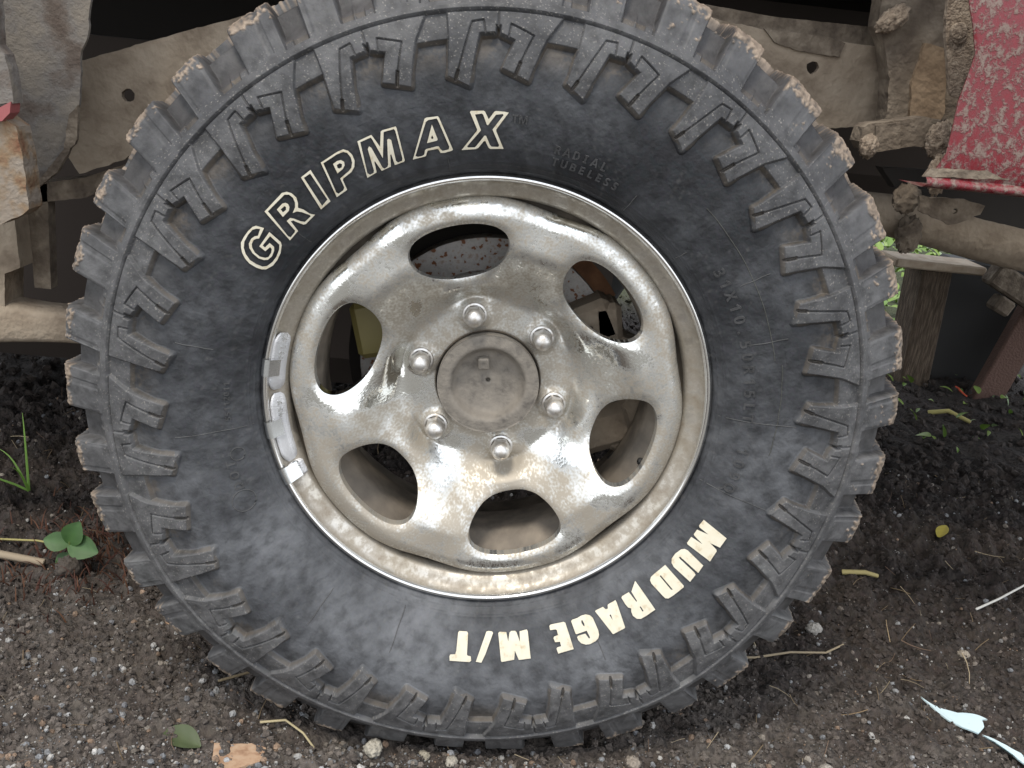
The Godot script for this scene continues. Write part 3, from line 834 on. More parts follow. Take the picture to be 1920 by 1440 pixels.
func rim(w: Node3D) -> void:
	var mb := MB.new()
	lathe(mb, curve_prof([[211.5, -9], [210.5, -3.5], [208.6, -0.6], [206.4, 0.4], [204.8, -0.6], [203.4, -3.2]], 0.4), 361)
	put("rim_lip", mb.mesh(), M.lip, w)
	var m2 := MB.new()
	var pr := curve_prof([[204.0, -2.6], [202.6, -6], [200.2, -9.4], [197, -12], [193.4, -14.4], [190.2, -17.2], [188.0, -21.5], [187.4, -28], [190.4, -36]], 0.8)
	lathe(m2, pr, 361)
	for i in m2.v.size(): m2.c[i] = chrome_col(m2.v[i]) * Color(0.96, 0.93, 0.89)
	put("rim_flange", m2.mesh(), M.flange, w)
	var m3 := MB.new()
	lathe(m3, curve_prof([[190.6, -37], [186, -42], [178, -46], [172, -52], [166, -62], [163, -72], [163, -100], [166, -116], [176, -128], [182, -136], [184, -160], [186, -185], [197, -196], [206, -200]], 2.0), 181)
	put("rim_barrel", m3.mesh(), M.barrel, w)
	# valve inside the lower right vent
	var m4 := MB.new()
	tube(m4, [Vector3(0.186, -0.071, -0.058), Vector3(0.176, -0.068, -0.052), Vector3(0.166, -0.065, -0.047)], 0.0048, 10, Color.WHITE)
	tube(m4, [Vector3(0.166, -0.065, -0.047), Vector3(0.158, -0.062, -0.044)], 0.0036, 10, Color.WHITE)
	put("valve_stem", m4.mesh(), M.slate, w)

func lug_nut(w: Node3D, deg: float) -> void:
	var mb := MB.new()
	var prof := []
	# washer seat, hexagon and dome
	for q in [[12.6, -1.0], [12.4, 1.2], [11.4, 2.2], [10.0, 2.4]]: prof.append(q)
	var pos := PackedVector3Array(); var cols := PackedColorArray()
	for q in prof:
		for k in 73:
			var a := TAU * k / 72.0
			pos.append(Vector3(q[0] * cos(a), q[0] * sin(a), q[1]) * 0.001)
	mb.grid(pos, 73, prof.size(), true, cols, Vector3.ZERO, false)
	pos = PackedVector3Array()
	var rot := deg_to_rad(deg * 1.7 + 11.0)
	var hz := [1.5, 11.5, 12.6]
	for j in 3:
		for k in 73:
			var a := TAU * k / 72.0
			var sect := fposmod(a, PI / 3.0) - PI / 6.0
			var hexr := 8.9 / cos(sect)
			if j == 2: hexr = minf(hexr, 9.3) - 0.4
			pos.append(Vector3(hexr * cos(a + rot), hexr * sin(a + rot), hz[j]) * 0.001)
	mb.grid(pos, 73, 3, true, cols, Vector3.ZERO, false)
	pos = PackedVector3Array()
	for j in 15:
		var t := j / 14.0 * PI * 0.5
		var rr := 9.3 * cos(t); var zz := 15.0 + 9.0 * sin(t)
		if j == 0: zz = 12.0
		for k in 49:
			var a := TAU * k / 48.0
			pos.append(Vector3(rr * cos(a), rr * sin(a), zz) * 0.001)
	mb.grid(pos, 49, 15, true, cols, Vector3.ZERO, false)
	var t2 := deg_to_rad(deg)
	put("lug_nut", mb.mesh(), M.nut, w, Vector3(0.06985 * cos(t2), 0.06985 * sin(t2), -0.0655))

func hub_cap(w: Node3D) -> void:
	var cap := base("hub_cap", w)
	var mb := MB.new()
	lathe(mb, curve_prof([[50.3, -72], [50.4, -57.5], [49.4, -56.6], [44, -55.8], [39.4, -55.6], [36.6, -57.4], [33.4, -63.6], [30.0, -67.2], [23, -69.4], [10, -71.0], [2.6, -71.2], [2.4, -78]], 1.0), 181)
	lathe(mb, [[0.0026, -0.077], [0.0001, -0.077]], 25)
	put("cap_face", mb.mesh(), M.cap, cap)
	var m2 := MB.new()
	bevel_box(m2, Vector3(0.0105, 0.0115, 0.011), 0.0012)
	put("bolt_head", m2.mesh(), M.cap, cap, Vector3(-0.006, 0.0195, -0.066), Vector3(0.15, 0, 0.12))

func bevel_box(mb: MB, size: Vector3, b: float, col := Color.WHITE, xf := Transform3D.IDENTITY) -> void:
	var h := size * 0.5
	for ax in 3:
		for s in [-1.0, 1.0]:
			var u := (ax + 1) % 3; var v := (ax + 2) % 3
			var q := []
			for e in [[-1, -1], [1, -1], [1, 1], [-1, 1]]:
				var p := Vector3.ZERO
				p[ax] = h[ax] * s; p[u] = (h[u] - b) * e[0]; p[v] = (h[v] - b) * e[1]
				q.append(xf * p)
			var n := Vector3.ZERO; n[ax] = s
			mb.flat(q, col, xf.basis * n)
			# bevel strips along u-edges
			for e in [-1.0, 1.0]:
				var p1 := Vector3.ZERO; var p2 := Vector3.ZERO; var p3 := Vector3.ZERO; var p4 := Vector3.ZERO
				p1[ax] = h[ax] * s; p1[v] = (h[v] - b) * e; p1[u] = -(h[u] - b)
				p2 = p1; p2[u] = h[u] - b
				p3 = p2; p3[ax] = (h[ax] - b) * s; p3[v] = h[v] * e
				p4 = p3; p4[u] = -(h[u] - b)
				var nn := Vector3.ZERO; nn[ax] = s; nn[v] = e
				mb.flat([xf * p1, xf * p2, xf * p3, xf * p4], col, xf.basis * nn)
	for sx in [-1.0, 1.0]:
		for sy in [-1.0, 1.0]:
			for sz in [-1.0, 1.0]:
				mb.flat([xf * Vector3(h.x * sx, (h.y - b) * sy, (h.z - b) * sz), xf * Vector3((h.x - b) * sx, h.y * sy, (h.z - b) * sz), xf * Vector3((h.x - b) * sx, (h.y - b) * sy, h.z * sz)], col, xf.basis * Vector3(sx, sy, sz))

func rim_z(r: float) -> float:
	# front surface of the flange, for what is clipped to it
	return lerpf(-0.0144, -0.0006, clampf((r - 0.1934) / (0.2048 - 0.1934), 0, 1))

func wheel_weight(w: Node3D, d0: float, d1: float, r0: float, r1: float, clip: float, text: String) -> void:
	var o := base("wheel_weight", w)
	var mb := MB.new()
	var n := 25; var mseg := 9
	var pos := PackedVector3Array(); var cols := PackedColorArray()
	for i in n:
		var t := i / float(n - 1)
		var dg := deg_to_rad(lerpf(d0, d1, t))
		var en := pow(clampf(minf(t, 1.0 - t) * 7.0, 0.0, 1.0), 0.5)
		for j in mseg:
			var s := j / float(mseg - 1)
			var rm := (r0 + r1) * 0.5
			var r := rm + (s - 0.5) * (r1 - r0) * lerpf(0.45, 1.0, en)
			var lift := 0.0040 * pow(clampf(sin(PI * s), 0, 1), 0.18) * lerpf(0.15, 1.0, en) - 0.0012
			pos.append(Vector3(r * cos(dg), r * sin(dg), rim_z(r) + lift))
	mb.grid(pos, mseg, n, false, cols, Vector3.ZERO, true)
	put("lead_body", mb.mesh(), M.lead, o)
	var m2 := MB.new()
	var pos2 := PackedVector3Array()
	var path := [[r0 + 0.004, rim_z(r0 + 0.006) + 0.0040], [r1 - 0.001, rim_z(r1) + 0.0036], [0.2040, 0.0022], [0.2066, 0.0020], [0.2090, 0.0008], [0.2108, -0.0026]]
	for q in path:
		for j in 7:
			var dg := deg_to_rad(clip + (j / 6.0 - 0.5) * 4.6)
			pos2.append(Vector3(q[0] * cos(dg), q[0] * sin(dg), q[1]))
	m2.grid(pos2, 7, path.size(), false, PackedColorArray(), Vector3.ZERO, true)
	put("steel_clip", m2.mesh(), M.clip, o)
	var font := SystemFont.new()
	font.font_names = PackedStringArray(["Droid Sans"])
	var tm := TextMesh.new()
	tm.text = text; tm.font = font; tm.font_size = 64; tm.pixel_size = 0.006 / 46.0; tm.depth = 0.0012; tm.curve_step = 3.0
	var dm := lerpf(d0, d1, 0.22)
	var rm2 := (r0 + r1) * 0.5 - 0.001
	var out := Vector3(cos(deg_to_rad(dm)), sin(deg_to_rad(dm)), 0)
	var e := put("raised_number", tm, M.clip, o, out * rm2 + Vector3(0, 0, rim_z(rm2) + 0.0040))
	e.basis = Basis(out.cross(Vector3.BACK), out, Vector3.BACK)

func brake(truck: Node3D) -> void:
	var at := Vector3(0, AX, 0)
	var mb := MB.new()
	lathe(mb, [[0.1345, -0.150], [0.1345, -0.1265], [0.1335, -0.1255], [0.102, -0.1255], [0.100, -0.1265], [0.098, -0.095], [0.094, -0.090], [0.040, -0.090]], 121)
	put("brake_rotor", mb.mesh(), M.rotor, truck, at)
	var m2 := MB.new()
	for q in [[0.095, 0.058, 0.060, 0.045, 0.5], [0.132, 0.022, 0.045, 0.055, -0.4], [0.120, 0.040, 0.03, 0.09, 0.2]]:
		bevel_box(m2, Vector3(q[2], q[3], 0.06), 0.006, Color.WHITE, Transform3D(Basis(Vector3.BACK, q[4]), Vector3(q[0], q[1], -0.118)))
	put("brake_caliper", m2.mesh(), M.mud, truck, at)
	var m3 := MB.new()
	tube(m3, [Vector3(0.094, 0.062, -0.084), Vector3(0.092, 0.046, -0.082), Vector3(0.093, 0.030, -0.084)], 0.006, 8)
	put("brake_line", m3.mesh(), M.mudgrey, truck, at)
	var m4 := MB.new()
	bevel_box(m4, Vector3(0.012, 0.006, 0.006), 0.0015, Color.WHITE, Transform3D(Basis(Vector3.BACK, 0.5), Vector3(0.117, 0.044, -0.083)))
	bevel_box(m4, Vector3(0.005, 0.005, 0.005), 0.001, Color.WHITE, Transform3D(Basis.IDENTITY, Vector3(0.141, 0.049, -0.083)))
	put("pad_clip", m4.mesh(), M.teal, truck, at)
	var m5 := MB.new()
	lathe(m5, [[0.150, -0.158], [0.150, -0.154], [0.05, -0.154]], 97)
	put("splash_shield", m5.mesh(), M.dark, truck, at)
	var m6 := MB.new()
	lathe(m6, [[0.052, -0.066], [0.052, -0.20], [0.075, -0.20], [0.075, -0.32], [0.001, -0.32]], 49)
	put("wheel_hub", m6.mesh(), M.mudbrown, truck, at)
	var m7 := MB.new()
	bevel_box(m7, Vector3(0.035, 0.10, 0.03), 0.005, Color.WHITE, Transform3D(Basis(Vector3.BACK, -0.5), Vector3(0.158, -0.035, -0.135)))
	bevel_box(m7, Vector3(0.07, 0.05, 0.05), 0.01, Color.WHITE, Transform3D(Basis(Vector3.BACK, 0.4), Vector3(0.13, -0.06, -0.14)))
	put("steering_knuckle", m7.mesh(), M.mud, truck, at)
	var m8 := MB.new()
	tube(m8, [Vector3(0.176, -0.022, -0.11), Vector3(0.170, -0.045, -0.108), Vector3(0.156, -0.068, -0.106), Vector3(0.140, -0.09, -0.11)], 0.004, 8)
	put("brake_hose", m8.mesh(), M.slate, truck, at)
	var m9 := MB.new()
	bevel_box(m9, Vector3(0.05, 0.06, 0.02), 0.006, Color.WHITE, Transform3D(Basis(Vector3.BACK, 0.25), Vector3(-0.116, 0.033, -0.113)))
	var m10 := MB.new()
	var pos10 := PackedVector3Array()
	for j in 4:
		for i in 13:
			var a := deg_to_rad(34.0 + 46.0 * i / 12.0)
			pos10.append(Vector3(cos(a), sin(a), 0) * lerpf(0.09, 0.152, j / 3.0) + Vector3(0, 0, -0.1225 - 0.004 * j))
	m10.grid(pos10, 13, 4, false, PackedColorArray(), Vector3.ZERO, false)
	put("rusty_shield", m10.mesh(), M.rust, truck, at)
	put("dust_plate", m9.mesh(), M.amber, truck, at)

# ---------------------------------------------------------------- truck
func ragged(pts: Array, step: float, amp: float, sd: float) -> PackedVector2Array:
	var r := PackedVector2Array()
	for i in pts.size():
		var a: Vector2 = pts[i]; var b: Vector2 = pts[(i + 1) % pts.size()]
		var n := maxi(1, int((b - a).length() / step))
		var o := (b - a).orthogonal().normalized()
		for k in n:
			var p := a.lerp(b, k / float(n))
			var e := amp * 0.55 * (nf.get_noise_2d(p.x * 900.0 + sd, p.y * 900.0) + 0.7 * nz.get_noise_2d(p.x * 200.0 + sd, p.y * 200.0))
			r.append(p + (o * e if k > 0 else Vector2.ZERO))
	return r

func plate(pts: Array, z: float, thick: float, holes := [], amp := 0.0015, sd := 0.0, lean := 0.0, turn := 0.0) -> Mesh:
	# upright sheet in the wheel's axes: front face at z (plus lean per metre of height, turn per metre of x), with thickness behind
	var outer := ragged(pts, 0.006, amp, sd) if amp > 0.0 else PackedVector2Array(pts)
	if Geometry2D.is_polygon_clockwise(outer): outer.reverse()
	var ring := outer
	var conts := [outer]
	for h in holes:
		var c := PackedVector2Array()
		for i in 18:
			var an := -TAU * i / 18.0
			c.append(Vector2(h[0], h[1]) + Vector2(cos(an), sin(an)) * h[2] * (1.0 + 0.16 * nf.get_noise_2d(i * 1.1, h[0] * 999.0)))
		conts.append(c)
		ring = bridged(ring, c)
	var tr := Geometry2D.triangulate_polygon(ring)
	var mb := MB.new()
	var f := func(p: Vector2, back: float) -> Vector3: return Vector3(p.x, p.y, z + lean * p.y + turn * p.x - back)
	for s in 2:
		var k := mb.v.size()
		for p in ring: mb.vert(f.call(p, thick * s), Vector3(-turn, -lean, 1).normalized() * (1 - 2 * s))
		for i in range(0, tr.size(), 3): mb.tri(k + tr[i], k + tr[i + 1], k + tr[i + 2])
	for c in conts:
		var n: int = c.size()
		for i in n:
			var a: Vector2 = c[i]; var b: Vector2 = c[(i + 1) % n]
			var o := -(b - a).orthogonal().normalized()
			mb.flat([f.call(a, 0.0), f.call(b, 0.0), f.call(b, thick), f.call(a, thick)], Color.WHITE, Vector3(o.x, o.y, 0))
	return mb.mesh()

func V(a: Array) -> Array:
	var r := []
	for i in range(0, a.size(), 2): r.append(Vector2(a[i], a[i + 1]))
	return r

func clump(rad: float, sd: int, squashv := Vector3.ONE, rough := 0.35) -> Mesh:
	var nu := 33; var nv := 18
	var pos := PackedVector3Array()
	for j in nv:
		var t := PI * j / (nv - 1)
		for i in nu:
			var a := TAU * (i % (nu - 1)) / (nu - 1)
			var d := Vector3(sin(t) * cos(a), cos(t), sin(t) * sin(a))
			var e := 1.0 + rough * nz.get_noise_3d(d.x * 2.2 + sd * 1.7, d.y * 2.2, d.z * 2.2) + rough * 0.5 * nf.get_noise_3d(d.x * 4.0, d.y * 4.0 + sd * 0.9, d.z * 4.0)
			pos.append(d * e * rad * squashv)
	var mb := MB.new()
	mb.grid(pos, nu, nv, true, PackedColorArray(), Vector3.ZERO, false)
	return mb.mesh()

func truck_body() -> Node3D:
	var t := base("off_road_truck", self)
	tag(t, "muddy red off-road truck, its chunky black tyre on a dirty chrome wheel filling the view", "truck")
	var O := Vector3(0, AX, 0)
	# chassis rail behind the tyre: rising part at the left, level part at the right
	put("chassis_rail", plate(V([-0.62, 0.215, -0.501, 0.254, -0.368, 0.304, -0.256, 0.343, -0.1, 0.372, 0.1, 0.380, 0.208, 0.379, 0.284, 0.371, 0.424, 0.366, 0.470, 0.362, 0.476, 0.282, 0.374, 0.269, 0.2, 0.268, 0.0, 0.268, -0.2, 0.250, -0.386, 0.190, -0.447, 0.150, -0.500, 0.128, -0.513, 0.147, -0.62, 0.13]), -0.33, 0.008, [[-0.441, 0.224, 0.0076], [-0.302, 0.317, 0.0072], [0.350, 0.336, 0.0070], [0.307, 0.322, 0.0072]], 0.0022, 3.0), M.mud, t, O)
	put("rail_flange", plate(V([-0.60, 0.10, -0.50, 0.122, -0.447, 0.145, -0.386, 0.186, -0.2, 0.246, -0.2, 0.236, -0.386, 0.168, -0.447, 0.126, -0.5, 0.098, -0.60, 0.078]), -0.345, 0.06, [], 0.001, 5.0), M.mudbrown, t, O)
	put("rail_top_plate", plate(V([0.215, 0.392, 0.30, 0.387, 0.44, 0.388, 0.44, 0.362, 0.30, 0.366, 0.215, 0.376]), -0.342, 0.05, [], 0.001, 8.0), M.mudbrown, t, O)
	put("rail_patch", plate(V([0.285, 0.3715, 0.36, 0.371, 0.382, 0.366, 0.378, 0.350, 0.33, 0.352, 0.30, 0.358]), -0.3265, 0.004, [], 0.002, 12.0), M.mudbrown, t, O)
	# inner mud guard at the left: thick grey mud
	put("mud_guard", plate(V([-0.66, 0.46, -0.432, 0.47, -0.447, 0.29, -0.456, 0.262, -0.458, 0.215, -0.463, 0.175, -0.484, 0.140, -0.508, 0.122, -0.532, 0.140, -0.66, 0.16]), -0.22, 0.005, [], 0.0035, 14.0, -0.05), M.mudgrey, t, O)
	put("guard_edge", plate(V([-0.463, 0.205, -0.454, 0.215, -0.456, 0.180, -0.478, 0.143, -0.500, 0.124, -0.508, 0.122, -0.49, 0.142, -0.47, 0.168]), -0.2165, 0.006, [], 0.002, 15.0), M.mudbrown, t, O)
	# body corner at the left: pink paint under mud, then rust-coloured mud below
	put("wing_corner", plate(V([-0.60, 0.46, -0.487, 0.45, -0.486, 0.27, -0.479, 0.262, -0.474, 0.235, -0.473, 0.218, -0.60, 0.20]), -0.115, 0.02, [], 0.002, 18.0), M.mudgrey, t, O)
	put("wing_paint", plate(V([-0.56, 0.212, -0.4855, 0.213, -0.4745, 0.2195, -0.476, 0.209, -0.484, 0.2005, -0.56, 0.195]), -0.113, 0.02, [], 0.0012, 19.0), M.rosy, t, O)
	put("wing_bracket", plate(V([-0.60, 0.205, -0.486, 0.204, -0.474, 0.196, -0.469, 0.165, -0.466, 0.118, -0.472, 0.112, -0.499, 0.098, -0.60, 0.09]), -0.12, 0.03, [], 0.002, 22.0), M.rusty_mud, t, O)
	# post and spring arm at the lower left
	put("spring_hanger", plate(V([-0.66, 0.11, -0.572, 0.105, -0.566, 0.012, -0.585, 0.003, -0.588, -0.055, -0.66, -0.06]), -0.31, 0.05, [], 0.001, 26.0), M.mud, t, O)
	put("hanger_web", plate(V([-0.572, 0.11, -0.545, 0.11, -0.546, -0.02, -0.566, -0.02]), -0.345, 0.02, [], 0.001, 27.0), M.mudbrown, t, O)
	var arm := MB.new()
	var pos := PackedVector3Array()
	var xs := [-0.78, -0.68, -0.62, -0.58, -0.55, -0.52, -0.48, -0.42]
	for j in xs.size():
		var c: float = [-0.066, -0.063, -0.060, -0.060, -0.060, -0.059, -0.058, -0.056][j]
		var hh: float = [0.038, 0.036, 0.030, 0.025, 0.022, 0.021, 0.021, 0.021][j]
		for k in 17:
			var a := TAU * k / 16.0
			var sx := signf(cos(a)) * pow(absf(cos(a)), 0.5); var sy := signf(sin(a)) * pow(absf(sin(a)), 0.5)
			pos.append(Vector3(xs[j], c + hh * sy, -0.335 + 0.03 * sx))
	arm.grid(pos, 17, xs.size(), true, PackedColorArray(), Vector3.ZERO, true)
	put("suspension_arm", arm.mesh(), M.mud, t, O)
	# right: upright bracket, bolted plate, clamp, sill
	put("body_mount", plate(V([0.392, 0.47, 0.50, 0.47, 0.513, 0.33, 0.506, 0.275, 0.431, 0.272, 0.424, 0.33, 0.408, 0.37, 0.398, 0.385]), -0.28, 0.03, [], 0.002, 30.0), M.mudbrown, t, O)
	put("mount_face", plate(V([0.452, 0.372, 0.478, 0.368, 0.492, 0.30, 0.480, 0.270, 0.456, 0.282, 0.447, 0.33]), -0.274, 0.01, [], 0.003, 31.0), M.mud_mid, t, O)
	put("mud_lump", clump(0.016, 3, Vector3(1.3, 0.7, 0.6)), M.clod, t, O + Vector3(0.408, 0.392, -0.268), Vector3(0, 0, 0.7))
	put("bolted_plate", plate(V([0.430, 0.43, 0.449, 0.43, 0.4745, 0.362, 0.473, 0.332, 0.468, 0.3165, 0.458, 0.318, 0.448, 0.345, 0.4405, 0.368, 0.434, 0.392]), -0.195, 0.006, [], 0.0015, 34.0), M.clod, t, O)
	var b := MB.new()
	lathe(b, [[0.0085, 0.0], [0.0085, 0.004], [0.0075, 0.005], [0.0001, 0.0055]], 13)
	put("bolt", b.mesh(), M.clod, t, O + Vector3(0.449, 0.381, -0.195))
	put("bolt", b.mesh(), M.clod, t, O + Vector3(0.4515, 0.377, -0.197))
	put("clamp_strap", plate(V([0.381, 0.277, 0.386, 0.281, 0.444, 0.2945, 0.462, 0.293, 0.478, 0.250, 0.462, 0.262, 0.440, 0.263, 0.420, 0.258, 0.400, 0.2535, 0.386, 0.2535, 0.379, 0.262]), -0.215, 0.03, [], 0.0015, 36.0), M.mudbrown, t, O)
	put("clamp_band", plate(V([0.392, 0.280, 0.418, 0.286, 0.424, 0.259, 0.398, 0.2525]), -0.212, 0.03, [], 0.001, 37.0), M.mudbrown, t, O)
	put("mud_lump", clump(0.012, 7, Vector3(0.8, 1.0, 0.8)), M.clod, t, O + Vector3(0.386, 0.258, -0.205))
	put("mud_lump", clump(0.016, 9, Vector3(1.0, 1.2, 0.6)), M.clod, t, O + Vector3(0.462, 0.272, -0.205))
	put("mud_lump", clump(0.014, 11, Vector3(0.8, 1.5, 0.6)), M.clod, t, O + Vector3(0.452, 0.238, -0.17))
	# red rocker panel, curling under into the sill lip
	var red := MB.new()
	pos = PackedVector3Array()
	var front := [[0.398, 0.52, -0.12], [0.402, 0.45, -0.108], [0.408, 0.40, -0.102], [0.417, 0.377, -0.1], [0.4245, 0.355, -0.1], [0.4225, 0.335, -0.1], [0.419, 0.311, -0.1], [0.4195, 0.285, -0.1], [0.419, 0.262, -0.1], [0.413, 0.245, -0.102], [0.406, 0.238, -0.106]]
	for q in front:
		pos.append(Vector3(q[0] + 0.010, q[1], q[2] - 0.008))
		pos.append(Vector3(q[0] + 0.003, q[1], q[2] - 0.002))
		for k in 24:
			pos.append(Vector3(q[0] + 0.003 + (0.75 - q[0]) * pow(k / 23.0, 1.4), q[1] - 0.0, q[2] + 0.006 * sin(k / 23.0 * 2.0)))
	red.grid(pos, 26, front.size(), false, PackedColorArray(), Vector3.ZERO, true)
	put("rocker_panel", red.mesh(), M.red, t, O)
	var sill := MB.new()
	pos = PackedVector3Array()
	var sect := [[0.244, -0.102], [0.240, -0.103], [0.238, -0.099], [0.2355, -0.095], [0.2325, -0.094], [0.230, -0.097], [0.2285, -0.104], [0.229, -0.16]]
	for q in sect:
		for k in 24:
			pos.append(Vector3(0.407 + 0.35 * k / 23.0, q[0] + 0.0012 * nf.get_noise_2d(k * 1.4, q[1] * 900.0), q[1]))
	sill.grid(pos, 24, sect.size(), false, PackedColorArray(), Vector3.ZERO, true)
	put("sill_lip", sill.mesh(), M.red, t, O)
	put("sill_mud", plate(V([0.409, 0.2475, 0.75, 0.262, 0.75, 0.250, 0.5, 0.2445, 0.404, 0.2385]), -0.0985, 0.004, [], 0.0022, 41.0), M.mudbrown, t, O)
	put("sill_underside", plate(V([0.42, 0.236, 0.80, 0.25, 0.80, 0.16, 0.55, 0.19, 0.44, 0.215]), -0.24, 0.02, [], 0.001, 43.0), M.dark, t, O)
	put("torn_flap", plate(V([0.450, 0.212, 0.50, 0.214, 0.525, 0.209, 0.523, 0.199, 0.500, 0.186, 0.492, 0.184, 0.455, 0.196]), -0.24, 0.004, [[0.494, 0.2, 0.003]], 0.002, 44.0, 0.2), M.mudbrown, t, O)
	put("mud_lump", clump(0.016, 13, Vector3(0.9, 1.0, 0.6)), M.mudbrown, t, O + Vector3(0.452, 0.205, -0.232))
	# fat mud-coated tube at the right
	var tb := MB.new()
	var tp := []
	for i in 14:
		var x := 0.30 + 0.07 * i
		tp.append(Vector3(x, 0.168 - 0.018 * sm(0.45, 0.75, x), -0.43))
	var rr := [0.024, 0.024, 0.025, 0.027, 0.031, 0.037, 0.042, 0.044, 0.045, 0.045, 0.045, 0.045, 0.045, 0.045]
	pos = PackedVector3Array()
	for i in tp.size():
		for k in 33:
			var a := TAU * k / 32.0
			var e := 1.0 + 0.035 * nz.get_noise_2d(i * 0.8, (k % 32) * 0.4)
			pos.append(tp[i] + Vector3(0, cos(a), sin(a)) * rr[i] * e)
	tb.grid(pos, 33, tp.size(), true, PackedColorArray(), Vector3.ZERO, false)
	put("exhaust_tube", tb.mesh(), M.mud, t, O)
	put("mud_lump", clump(0.02, 17, Vector3(0.8, 1.2, 0.5)), M.mudbrown, t, O + Vector3(0.535, 0.148, -0.39))
	# what makes the dark underneath: floor, big boxes added to darken the view, and far side of the truck
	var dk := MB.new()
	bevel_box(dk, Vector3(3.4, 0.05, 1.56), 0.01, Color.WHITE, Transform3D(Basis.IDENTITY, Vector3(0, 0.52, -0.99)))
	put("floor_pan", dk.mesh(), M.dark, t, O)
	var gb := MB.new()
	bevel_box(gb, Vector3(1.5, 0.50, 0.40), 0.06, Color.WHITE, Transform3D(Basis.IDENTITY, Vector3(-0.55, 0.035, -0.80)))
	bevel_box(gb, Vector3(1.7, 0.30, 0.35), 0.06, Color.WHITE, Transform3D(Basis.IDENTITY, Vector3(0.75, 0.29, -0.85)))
	put("added_dark_mass", gb.mesh(), M.darkbrown, t, O)
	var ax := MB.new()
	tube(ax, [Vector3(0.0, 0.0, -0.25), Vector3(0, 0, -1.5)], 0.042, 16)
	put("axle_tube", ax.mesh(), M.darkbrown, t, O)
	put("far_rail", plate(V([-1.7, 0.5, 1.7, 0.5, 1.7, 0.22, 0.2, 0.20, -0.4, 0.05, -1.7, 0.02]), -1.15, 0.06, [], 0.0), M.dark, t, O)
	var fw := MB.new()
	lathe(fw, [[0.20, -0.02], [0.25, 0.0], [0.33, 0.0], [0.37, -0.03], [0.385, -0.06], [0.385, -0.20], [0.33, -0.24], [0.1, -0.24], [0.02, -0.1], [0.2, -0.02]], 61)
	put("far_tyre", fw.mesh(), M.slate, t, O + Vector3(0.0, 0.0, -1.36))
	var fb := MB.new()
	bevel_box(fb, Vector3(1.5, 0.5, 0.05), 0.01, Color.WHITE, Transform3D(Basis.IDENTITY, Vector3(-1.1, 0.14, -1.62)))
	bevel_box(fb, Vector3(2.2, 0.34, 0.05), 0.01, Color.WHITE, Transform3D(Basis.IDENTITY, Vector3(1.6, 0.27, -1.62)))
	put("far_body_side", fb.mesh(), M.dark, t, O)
	var cb := MB.new()
	bevel_box(cb, Vector3(3.4, 1.1, 0.06), 0.02, Color.WHITE, Transform3D(Basis.IDENTITY, Vector3(0, 1.15, -0.30)))
	put("body_side", cb.mesh(), M.red, t, O)
	return t

func wheel(t: Node3D) -> void:
	var w := base("wheel", t, Vector3(0, AX, 0))
	w.set_meta("label", "chunky black mud tyre with white letters on a dirty chrome six-slot wheel")
	tyre(w)
	rim(w)
	wheel_disc(w)
	for i in 6: lug_nut(w, 106.0 - 60.0 * i)
	hub_cap(w)
	wheel_weight(w, 166.2, 182.4, 0.1905, 0.2035, 175.8, "35 L 35")
	wheel_weight(w, 183.4, 203.4, 0.1900, 0.2030, 192.8, "45 9")
	wheel_weight(w, 203.9, 209.0, 0.1885, 0.2025, 206.2, "60")

# ---------------------------------------------------------------- ground
func axis_steps(a: float, b: float, fine: float, far: float) -> PackedFloat32Array:
	var r := PackedFloat32Array()
	var left := []
	var s := fine; var x := a
	while x > -far:
		s *= 1.18; x -= s
		left.append(x)
	left.reverse()
	for q in left: r.append(q)
	x = a
	while x < b:
		r.append(x); x += fine
	s = fine
	while x < far:
		r.append(x); s *= 1.18; x += s
	return r

func ground_h(x: float, z: float) -> float:
	var far := sm(0.0, 0.6, maxf(absf(x - 0.1) - 1.2, maxf(z - 0.15, -z - 2.5)))
	var h := 0.010 * nz.get_noise_2d(x * 22.0, z * 22.0) + 0.0045 * nf.get_noise_2d(x * 75.0, z * 75.0)
	# rougher, clodded soil at the back and at the right
	var back := sm(-0.10, -0.45, z)
	h += back * (0.018 * nz.get_noise_2d(x * 14.0 + 50.0, z * 14.0) + 0.010 * nf.get_noise_2d(x * 48.0, z * 48.0 + 31.0))
	# soil pushed up along the tread, pressed flat under it
	var d := absf(x) 
	h += 0.006 * exp(-pow((d - 0.22) / 0.08, 2.0)) * exp(-pow((z + 0.06) / 0.12, 2.0))
	h -= 0.004 * (1.0 - sm(0.05, 0.18, d)) * (1.0 - sm(-0.02, 0.04, z)) * sm(-0.3, -0.2, z)
	# shallow rut running from the left towards the tyre
	h -= 0.010 * exp(-pow((z + 0.10 + 0.22 * (x + 0.38)) / 0.02, 2.0)) * sm(-0.42, -0.36, x) * (1.0 - sm(-0.30, -0.24, x))
	return h * (1.0 - far) - 0.003 * far

